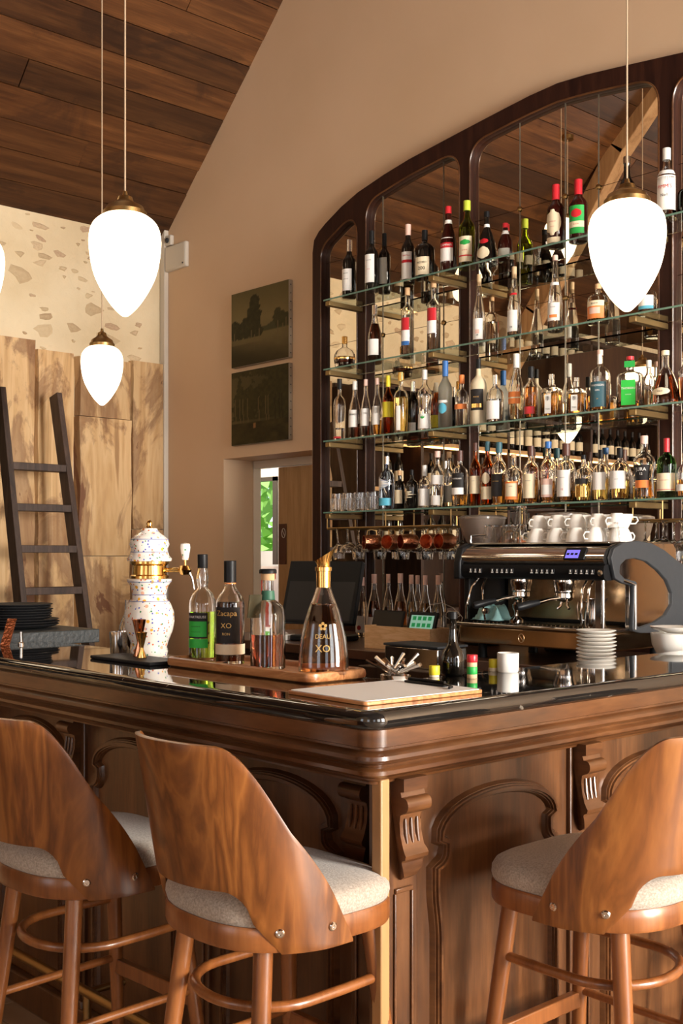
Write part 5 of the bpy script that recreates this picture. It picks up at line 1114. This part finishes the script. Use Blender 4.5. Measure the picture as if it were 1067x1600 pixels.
# tray: front edge Y=1.79, x -2.69..-2.06, back 1.99
tx0, tx1, ty0, ty1 = -2.685, -2.06, 1.785, 1.985
tr = thing('serving_tray', 'long reddish wooden tray carrying four spirit bottles on the marble top', 'tray', ((tx0+tx1)/2, (ty0+ty1)/2, CZ))
hwx, hwy = (tx1-tx0)/2, (ty1-ty0)/2; o1 = fillet([(-hwx, -hwy), (hwx, -hwy), (hwx, hwy), (-hwx, hwy)], .03, 6)
def loopmesh(secs):
    P = []; F = []; k = len(secs[0])
    for s_ in secs: P += s_
    for i in range(len(secs)-1): F += [(i*k+j, i*k+(j+1) % k, (i+1)*k+(j+1) % k, (i+1)*k+j) for j in range(k)]
    F.append(tuple(range(k))[::-1]); F.append(tuple((len(secs)-1)*k+j for j in range(k))); return MB().add(P, F)
sc_ = lambda d, z: [(x*(1-d/hwx), y*(1-d/hwy), z) for x, y in o1]
loopmesh([sc_(.008, 0), sc_(.002, .004), sc_(0, .012), sc_(.002, .023), sc_(.006, .026), sc_(.012, .026), sc_(.016, .022), sc_(.02, .012), sc_(.03, .011)]).build('tray_board', M_tray, tr)
TZ = CZ+.0113
def put(x, Y, top, zb, wpx):
    X, _, Z, dz = atY(x, top, Y); return (X, Y, zb), Z-zb, wpx/2*dz/FP
# chartreuse-like green bottle
loc, Hh, Rr = put(316, 1.885, 866, TZ, 42)
ch = bottle('green herbal liqueur bottle with black cap and green label, leftmost on tray', loc, Hh, Rr, 'bulge', 'clear', 'green', .47, 'black', .12, [('black', .22, .46, 52), ('bgreen', .235, .38, 47), ('bgreen', .13, .215, 52)], rz=.42, texts=[('CHARTREUSE', .42, .26, M_paper), ('======', .33, .22, K), ('========', .28, .16, K)])
loc, Hh, Rr = put(359, 1.885, 876, TZ, 45)
za = bottle('dark aged rum bottle with woven straw band, second on tray', loc, Hh, Rr, 'std', 'clear', 'dark', .61, 'black', .20, [('black', .21, .56, 58), ('cream', .10, .20, 178), ('orange', .785, .795, 178)], rz=.65, texts=[('Zacapa', .50, .52, GD), ('XO', .38, .5, GD), ('RON', .30, .25, GD)])
loc, Hh, Rr = put(418, 1.875, 896, TZ, 55)
wh = bottle('clear whisky bottle one third full with a cork stopper and dark tag, third on tray', loc, Hh, Rr, 'broad', 'clear', 'maroon', .37, 'cork', .06, None, rz=.9)
MB().lathe([(0, 0), (Rr*.50, 0), (Rr*.50, .008), (Rr*.45, .012), (0, .012)], 24, c=(0, 0, Hh)).build('stopper_top', M_black, wh)
MB().lathe([(Rr*.37, Hh*.72), (Rr*.41, Hh*.73), (Rr*.36, Hh*.82), (Rr*.35, Hh*.82)], 24).build('neck_band', mat('dark_green_band', (.03, .12, .07), .5), wh)
MB().obox((-Rr*.75, -Rr*.45, Hh*.66), (.016, .008, 0), (.003, 0, .030), (.001, -.001, 0)).build('neck_tag', mat('olive_tag', (.07, .055, .015), .6), wh)
# decanter with gold jigger-like spout
X, Y_, Z, dz = atY(505, 1040, 1.875); loc = (X, 1.875, TZ); Rr = 79/2*dz/FP; Hh = atY(505, 900, 1.875)[2]-TZ
dc = thing('decanter', 'teardrop decanter of amber brandy with slanted gold stopper, rightmost on tray', 'decanter', loc, .8)
pf = [(.93, 0), (.99, .02), (1, .07), (.985, .2), (.91, .36), (.78, .52), (.60, .67), (.42, .79), (.29, .89), (.235, .95), (.22, 1)]
fine = []
for (r0, z0), (r1, z1) in zip(pf, pf[1:]):
    for i in range(4): t_ = i/4; fine.append((r0+(r1-r0)*t_, z0+(z1-z0)*t_))
fine.append(pf[-1]); outp = [(r*Rr, z*Hh) for r, z in fine]; inn = [(r-.004, z) for r, z in outp if z > .012]
MB().lathe([(0, .002)]+outp+[(inn[-1][0], Hh)]+inn[::-1]+[(inn[0][0], .012), (0, .012)], 40, sy=.72).build('glass_body', M_glass, dc, angle=60)
zt = Hh*.72; lp = [(0, .0128), (inn[0][0]-.001, .0128)]+[(r-.0008, z) for r, z in inn if .015 < z < zt]; lp += [(lp[-1][0]*.98, zt), (0, zt)]
MB().lathe(lp, 40, sy=.72).build('liquid', liquid('cognac'), dc, angle=60)
MB().lathe([(0, Hh-.03), (.018, Hh-.028), (.0185, Hh+.012), (.021, Hh+.013), (.021, Hh+.022), (.016, Hh+.024), (0, Hh+.024)], 28).build('gold_collar', M_gold, dc)
sp_ = MB(); k_ = 28; P = []; lr = -.8; ax = Vector((ca*math.cos(lr)-sa*math.sin(lr), ca*math.sin(lr)+sa*math.cos(lr), 0)); ay = Vector((-ax.y, ax.x, 0))
for rr_, sh_, zz, tl, st in ((.016, 0, Hh+.024, 0, 1), (.017, 0, Hh+.034, .25, 1), (.022, .004, Hh+.050, .62, 1.15), (.0195, .004, Hh+.049, .62, 1.15), (.012, 0, Hh+.034, .2, 1)):
    for i in range(k_):
        a = 2*PI*i/k_; x_ = rr_*st*math.cos(a)+sh_; tip = max(0, math.cos(a))**6*(.012 if st > 1 else 0); q = ax*(x_+tip*.6)+ay*rr_*math.sin(a); P.append((q.x, q.y, zz+x_*tl+tip))
F = []
for l_ in range(4): F += [(l_*k_+i, l_*k_+(i+1) % k_, (l_+1)*k_+(i+1) % k_, (l_+1)*k_+i) for i in range(k_)]
F += [tuple(range(k_))[::-1], tuple(range(4*k_, 5*k_))]
sp_.add(P, F).build('gold_spout', M_gold, dc, angle=60)
def dfn(zc):
    def f(u, v):
        z = zc+v; r = interp(outp, z)+.0012; a = u/r; return (r*math.sin(a), -r*.72*math.cos(a), z)
    return f
for s_, zc, sz in (('✿', .50, .45), ('DEAU', .40, .24), ('XO', .28, .40)): text(s_, sz*Rr, M_goldink, dc, dfn(zc*Hh))
# menu board
mc = (-1.815, 1.795); mn = thing('menu_clipboard', 'white menu on a thin wooden clipboard near the bar corner', 'clipboard', (mc[0], mc[1], CZ), rad(-3))
o2 = fillet([(-.135, -.175), (.135, -.175), (.135, .175), (-.135, .175)], .012, 4)
MB().prism(o2, lambda a, b, d: (a, b, d), 0, .008).build('board', M_tray, mn, bevel=.0015)
MB().prism([(x*.97, y*.97) for x, y in o2], lambda a, b, d: (a, b, d), .0083, .0095).build('menu_sheet', mat('bright_paper', (.9, .88, .85), .5), mn)
MB().box(-.075, .055, .125, .150, .0097, .015).build('clip', M_black, mn, bevel=.002); MB().tube([(-.07, .137, .018), (.05, .137, .018)], .004, 8).build('clip_spring', M_black, mn)
MB().tube([(.05, .135, .0165), (.09, .12, .014), (.10, .10, .0138)], .003, 6).build('clip_lever', M_black, mn)
# cutlery lying fanned
ct = thing('cutlery_tub', 'low steel tub holding a bunch of cutlery behind the menu', 'tub', (*atZ(617, 1066, CT)[:2], CZ)); 
MB().lathe([(0, 0), (.030, 0), (.034, .018), (.032, .018), (.028, .003), (0, .003)], 24, sx=1.2).build('tub', M_steel, ct)
for i in range(22):
    a = R.uniform(0, 2*PI); sp0 = Vector((R.uniform(-.02, .02), R.uniform(-.015, .015), .022)); dirv = Vector((math.cos(a)*1.5, math.sin(a)*.9, R.uniform(.35, 1.0))).normalized(); q = sp0+dirv*R.uniform(.05, .075)
    o = MB().tube([sp0, sp0.lerp(q, .5), q], [.0025, .003, .0048], 6).build('spoon', M_steel, None); o.location = ct.location; tag(o, 'polished spoon handle fanning out of the low steel tub', 'spoon', 'spoons in the steel tub')
# small jars, bottle, mug at the inner edge
loc, Hh, Rr = put(707, 2.11, 958, CZ, 34); loc = (*atZ(707, 1055, CT)[:2], CZ); Hh = (1057-958)*atZ(707, 1055, CT)[3]/FP
bottle('small dark bitters bottle with long neck, on marble behind the menu', loc, Hh, 18*atZ(707, 1055, CT)[3]/FP, 'bulb', 'dark', cap='black', caplen=.1, name='bitters_bottle')
def jar(x, yb, yt, w_, lb, parts, nm='spice_jar', cat='jar'):
    X, Yy, _, dz = atZ(x, yb, CT); h = (yb-yt)*dz/FP; r = w_/2*dz/FP; t = thing(nm, lb, cat, (X, Yy, CZ))
    for nme, z0, z1, rr_, m in parts: MB().lathe([(0, z0*h), (r*rr_*.96, z0*h), (r*rr_, z0*h+.001), (r*rr_, z1*h-.001), (r*rr_*.95, z1*h), (0, z1*h)], 22).build(nme, m, t)
    return t
jar(737, 1060, 1023, 17, 'small jar with red lid and green band beside the bitters bottle', [('jar_body', 0, .18, .95, bcol('tan')), ('green_band', .18, .5, .97, bcol('green')), ('jar_neck', .5, .68, .93, bcol('tan')), ('red_lid', .68, 1, 1, bcol('red'))])
jar(678, 1058, 1040, 17, 'low pot with yellow ribbed lid left of the bitters bottle', [('pot', 0, .2, .9, bcol('cream')), ('yellow_lid', .2, 1, 1, bcol('yellow'))])
jar(770, 1049, 1030, 15, 'low pot with yellow lid beside the white mug', [('pot', 0, .3, 1, bcol('cream')), ('yellow_lid', .3, 1, .92, bcol('yellow'))])
X, Yy, _, dz = atZ(793, 1050, CT); mg = thing('white_mug', 'plain white mug on the inner edge of the marble', 'mug', (X, Yy, CZ), 2.5); r = 17*dz/FP; h = 30*dz/FP
MB().lathe([(0, 0), (r*.92, 0), (r, .004), (r, h), (r*.92, h), (r*.9, .006), (0, .006)], 30).build('mug_body', M_white, mg); MB().tube([(r*.98, 0, h*.8), (r*1.5, 0, h*.75), (r*1.55, 0, h*.35), (r*.98, 0, h*.2)], .004, 8).build('handle', M_white, mg)
# beer tower
X, _, _, dz = atY(233, 1020, 1.93); bt_ = thing('beer_tower', 'white painted ceramic beer tower with brass collar and flower decoration', 'beer tap', (X, 1.93, CZ), 0); u = dz/FP
def pz(y): return (1024-y)*u
def lat(nm, pts, m, **k): return MB().lathe([(r*u, pz(y)) for r, y in pts], 40, **k).build(nm, m, bt_, angle=50)
lat('lower_body', [(0, 1024), (27, 1024), (29, 1016), (27, 1010), (30, 1000), (36, 985), (39, 970), (38, 955), (33, 942), (27, 935), (26, 928), (29, 915), (34, 908), (35, 904), (31, 903), (0, 903)], M_ceramic)
lat('brass_collar', [(0, 902.8), (30, 902.8), (30, 899), (27, 897), (26, 883), (30, 880), (30, 876.5), (0, 876.5)], M_gold)
lat('upper_body', [(0, 876), (34, 876), (35, 872), (31, 868), (28, 858), (31, 850), (29, 842), (23, 836), (17, 832), (13, 828), (12, 825), (0, 824.5)], M_ceramic)
lat('finial', [(0, 824), (6, 824), (4, 820), (5, 817), (3, 813), (0, 811)], M_gold)
for zz in (938, 928, 908, 862, 842):
    rr_ = {938: 31, 928: 26.5, 908: 34, 862: 29.4, 842: 29.5}[zz]
    MB().tube([(rr_*u*math.cos(2*PI*i/32), rr_*u*math.sin(2*PI*i/32), pz(zz)) for i in range(32)], .0011, 5, True).build('painted_ring', mat('blue_line', (.12, .14, .35), .3), bt_)
av = Vector((ca, sa, 0))  # tap arm points to picture right
def al(d, y): v = av*d*u; return (v.x, v.y, pz(y))
MB().tube([al(26, 890), al(48, 890)], .007, 12).build('tap_arm', M_gold, bt_); MB().lathe([(0, -8*u), (7*u, -7*u), (11*u, 0), (7*u, 7*u), (0, 8*u)], 18, c=al(55, 890)).build('tap_body', M_gold, bt_)
MB().tube([al(56, 888), al(56, 874)], .004, 8).build('tap_stem', M_gold, bt_)
MB().lathe([(0, pz(875)), (5*u, pz(874)), (8*u, pz(855)), (7*u, pz(849)), (0, pz(847))], 18, c=(av.x*56*u, av.y*56*u, 0)).build('tap_handle', M_ceramic, bt_)
MB().tube([al(62, 893), al(67, 903), al(70, 920)], [.004, .0035, .003], 8).build('spout', M_chrome, bt_)
# bar mat, jiggers, tumbler, glass
mat_ = thing('bar_mat', 'black rubber bar mat left of the wooden tray', 'mat', (-2.86, 1.82, CZ)); MB().box(-.165, .16, -.07, .05, 0, .010).build('rubber_pad', M_blackm, mat_, bevel=.003)
def jig(x, y0, yb, m, lb, w_):
    X, Yy, _, dz = atY(x, 1018, 1.83); u_ = dz/FP; t = thing('jigger', lb, 'jigger', (X, 1.83 if x < 225 else 1.81, CZ+.0103)); h = (yb-y0)*u_; r = w_/2*u_
    MB().lathe([(0, 0), (r*.8, 0), (r*.82, .002), (r*.32, h*.36), (r*.32, h*.42), (r*.92, h), (r*.86, h), (r*.25, h*.46), (0, h*.46)], 26).build('jigger_body', m, t); return t
jig(217, 962, 1020, mat('copper_plain', (.72, .32, .18), .14, 1), 'tall copper jigger on the bar mat', 24); jig(230, 982, 1022, M_gold, 'short brass jigger on the bar mat, right of the copper one', 19)
X, Yy, _, dz = atY(170, 1019, 1.86); tmb = MB().lathe([(0, 0), (.030, 0), (.031, .003), (.034, .070), (.033, .070), (.029, .005), (0, .005)], 28).build('steel_tumbler', M_steel); tmb.location = (X, 1.90, CZ); tag(tmb, 'small polished steel tumbler beside the painted beer tower', 'tumbler')
X = X_of(196, 1.93); loc = (X, 1.94, CZ); bottle('clear glass carafe behind the jiggers, left of the beer tower', loc, .17, .031, 'slope', 'clear', cap=None, name='glass_carafe', cat='carafe')
# tray of napkins etc behind the tray bottles
p = atZ(440, 990, BC); nk = thing('napkin_tray', 'white plastic tray with crumpled napkin on the back counter', 'tray', (X_of(425, 3.66), 3.66, BC)); MB().box(-.10, .10, -.07, .07, 0, .03).build('tray_body', M_white, nk, bevel=.004)
P = []; F = []; n = 12
for j in range(n+1):
    for i in range(n+1): u_, v_ = i/n, j/n; e = min(u_, v_, 1-u_, 1-v_); P.append(((u_-.5)*.14, (v_-.5)*.1, .032+.05*smooth(e*4)*noise2(u_*5, v_*5, 31)))
for j in range(n):
    for i in range(n): a_ = j*(n+1)+i; F.append((a_, a_+1, a_+n+2, a_+n+1))
MB().add(P, F).build('napkin', M_paper, nk)
# ---------------------------------------------------------------- service station at left with plates
sx1 = -3.80
sv = thing('service_station', 'pale wooden service station with black top left of the bar', 'sideboard', (0, 0, 0))
MB().box(-4.5, sx1, .6, 2.24, 1.10, 1.150).build('black_top', mat('black_slate', (.035, .04, .042), .5, bump=.3, bscale=60), sv, bevel=.003)
MB().box(-4.47, sx1-.04, .65, 2.05, 0, 1.10).build('cabinet_body', M_slab, sv)
pm = MB().lathe([(0, 0), (.08, 0), (.12, .008), (.136, .016), (.134, .018), (.115, .011), (0, .004)], 36).mesh('plate', M_blackm, True, 50)
sY = atX(35, 960, -4.05)[1]
for i in range(9):
    o = D.objects.new('black_plate', pm); C.objects.link(o); o.location = (-4.05+R.uniform(-.004, .004), sY-.02+R.uniform(-.004, .004), 1.1503+i*.0095); o.scale = (1.15, 1.15, 1) if i < 3 else (.95, .95, 1)
    tag(o, 'black plate, %s from bottom of the stack on the service station' % ORD[i], 'plate', 'stacked black plates')
mh = thing('menu_holder', 'small copper-edged card holder standing on the marble at far left', 'card holder', (-3.655, 1.80, CZ), rad(30))
MB().obox((0, 0, .045), (.018, 0, 0), (.0, .022, .045), (0, .0015, 0)).build('card', M_copper, mh); MB().lathe([(0, 0), (.012, 0), (.012, .006), (.006, .01), (.006, .045), (0, .045)], 12, c=(.03, .03, 0)).build('clip', M_steel, mh)
# ================================================================= PENDANT LAMPS
def pendant(loc_x, loc_y, zb, zt, lb, ceil_z, sc=1):
    t = thing('pendant_lamp', lb, 'pendant lamp', (loc_x, loc_y, zb), 0, 'opal pendant lamps'); h = zt-zb; r = h*.352
    pf = [(0, 0), (.11, .010), (.33, .085), (.50, .165), (.68, .27), (.84, .39), (.94, .52), (.995, .66), (1.0, .76), (.95, .86), (.83, .93), (.62, .985), (.45, 1.0)]
    P_ = []
    for i in range(len(pf)-1):
        p0 = pf[max(i-1, 0)]; p1 = pf[i]; p2 = pf[i+1]; p3 = pf[min(i+2, len(pf)-1)]
        for q in range(4):
            s_ = q/4; f = lambda k: .5*((2*p1[k])+(-p0[k]+p2[k])*s_+(2*p0[k]-5*p1[k]+4*p2[k]-p3[k])*s_*s_+(-p0[k]+3*p1[k]-3*p2[k]+p3[k])*s_**3); P_.append((max(0, f(0)*r), f(1)*h))
    P_.append((.45*r, h)); MB().lathe(P_+[(0, h)], 40).build('opal_globe', M_opal, t, angle=80)
    c_ = [(0, h-.004), (.60*r, h-.004), (.60*r, h+.012), (.55*r, h+.018), (.50*r, h+.032), (.36*r, h+.042), (.24*r, h+.052), (.20*r, h+.068), (.08*r, h+.075), (.06*r, h+.09), (0, h+.09)]
    MB().lathe(c_, 32).build('brass_cap', M_brass, t); MB().tube([(0, 0, h+.088), (0, 0, ceil_z-zb)], .0035, 8).build('cable', M_cable, t)
    MB().lathe([(0, ceil_z-zb-.03), (.05, ceil_z-zb-.03), (.05, ceil_z-zb), (0, ceil_z-zb)], 20).build('ceiling_rose', M_brass, t); return t
def cz_(x): return EAVE+SL*((x-LX) if x < RIDX else (RX-x))-.06
pendant(-3.75, 2.32, 2.335, 2.72, 'lit opal pendant lamp over the bar, large one at left', cz_(-3.75))
pendant(-5.10, 3.02, 2.19, 2.49, 'lit opal pendant lamp before the timber slabs, the small distant one', cz_(-5.10))
pendant(-2.40, 3.63, 2.33, 2.73, 'lit opal pendant lamp before the bottle shelves at right', cz_(-2.4))
kx, ky = -.304, 1.0; dd = ray(-47, 500); zl = 4.6; pendant(dd[0]*zl, dd[1]*zl, 2.34, 2.72, 'lit opal pendant lamp cut off by the left frame edge', cz_(dd[0]*zl))
for i, (x, y, zz) in enumerate(((886, 693, 9.0), (876, 418, 8.6))):
    d_ = ray(x, y); X, Yi, Z = d_[0]*zz, d_[1]*zz, EYE+d_[2]*zz; pendant(X, 2*(WY-.006)-Yi, Z, Z+.36, ('lit opal lamp reflected low in the mirror', 'lit opal lamp reflected high in the mirror')[i], cz_(X))
# ================================================================= WINE CABINET (along the left wall, reflected in the mirror)
wc = thing('wine_cabinet', 'tall dark wine cabinet with lit shelves along the stone wall, reflected in mirror', 'wine cabinet', (0, 0, 0))
X0, X1 = LX+.012, -6.22
MB().box(X0, X0+.02, -3.6, 2.85, 0, 2.78).build('back', M_cab, wc)
MB().box(X0, X1+.12, -3.6, .55, 2.74, 3.38).build('upper_bulkhead', M_cab, wc)
for z in (.5, 1.0, 1.5, 1.95, 2.33, 2.74): MB().box(X0+.02, X1, -3.6, 2.85, z-.03, z).build('shelf', M_door if z in (2.33, 1.95) else M_cab, wc)
for y in (-3.6, -2.4, -1.2, 0, 1.2, 2.27, 2.82): MB().box(X0+.02, X1, y, y+.03, 0, 2.74).build('upright', M_cab, wc)
MB().box(X1-.03, X1-.01, -3.5, 2.5, 2.285, 2.298).build('led_strip', M_led, wc)
MB().box(X0, X1+.02, 2.855, 2.88, 0, 2.74).build('end_panel', M_cab, wc)
wp = [(0, 0), (.034, 0), (.037, .004), (.037, .18), (.034, .20), (.018, .225), (.014, .24), (.014, .30), (0, .30)]
wbm = MB().lathe(wp, 14).mesh('glass_body', glass('dark'), True, 50); wlm = MB().lathe([(.0374, .06), (.0374, .14)], 14).mesh('paper_label', M_cream); wcm = MB().lathe([(0, .301), (.0148, .301), (.0148, .25)], 10).mesh('capsule', M_ink)
n_ = 0
for zi, z in enumerate((1.95, 1.5, 2.33)):
    y = -3.3
    while y < 2.7:
        if min(abs(y-q-.015) for q in (-3.6, -2.4, -1.2, 0, 1.2, 2.27, 2.82)) > .06:
            o = thing('wine_bottle', 'dark wine bottle on %s shelf of the wine cabinet, seen in the mirror' % ('middle', 'lower', 'upper')[zi], 'bottle', (X1-.10, y, z+.0003), R.uniform(0, 6), 'wine bottles on the %s shelf of the wine cabinet' % ('middle', 'lower', 'upper')[zi])
            for nm, me in (('glass_body', wbm), ('paper_label', wlm), ('capsule', wcm)): c = D.objects.new(nm, me); C.objects.link(c); c.parent = o
            n_ += 1
        y += .125
SC.cycles.sample_clamp_indirect = 6
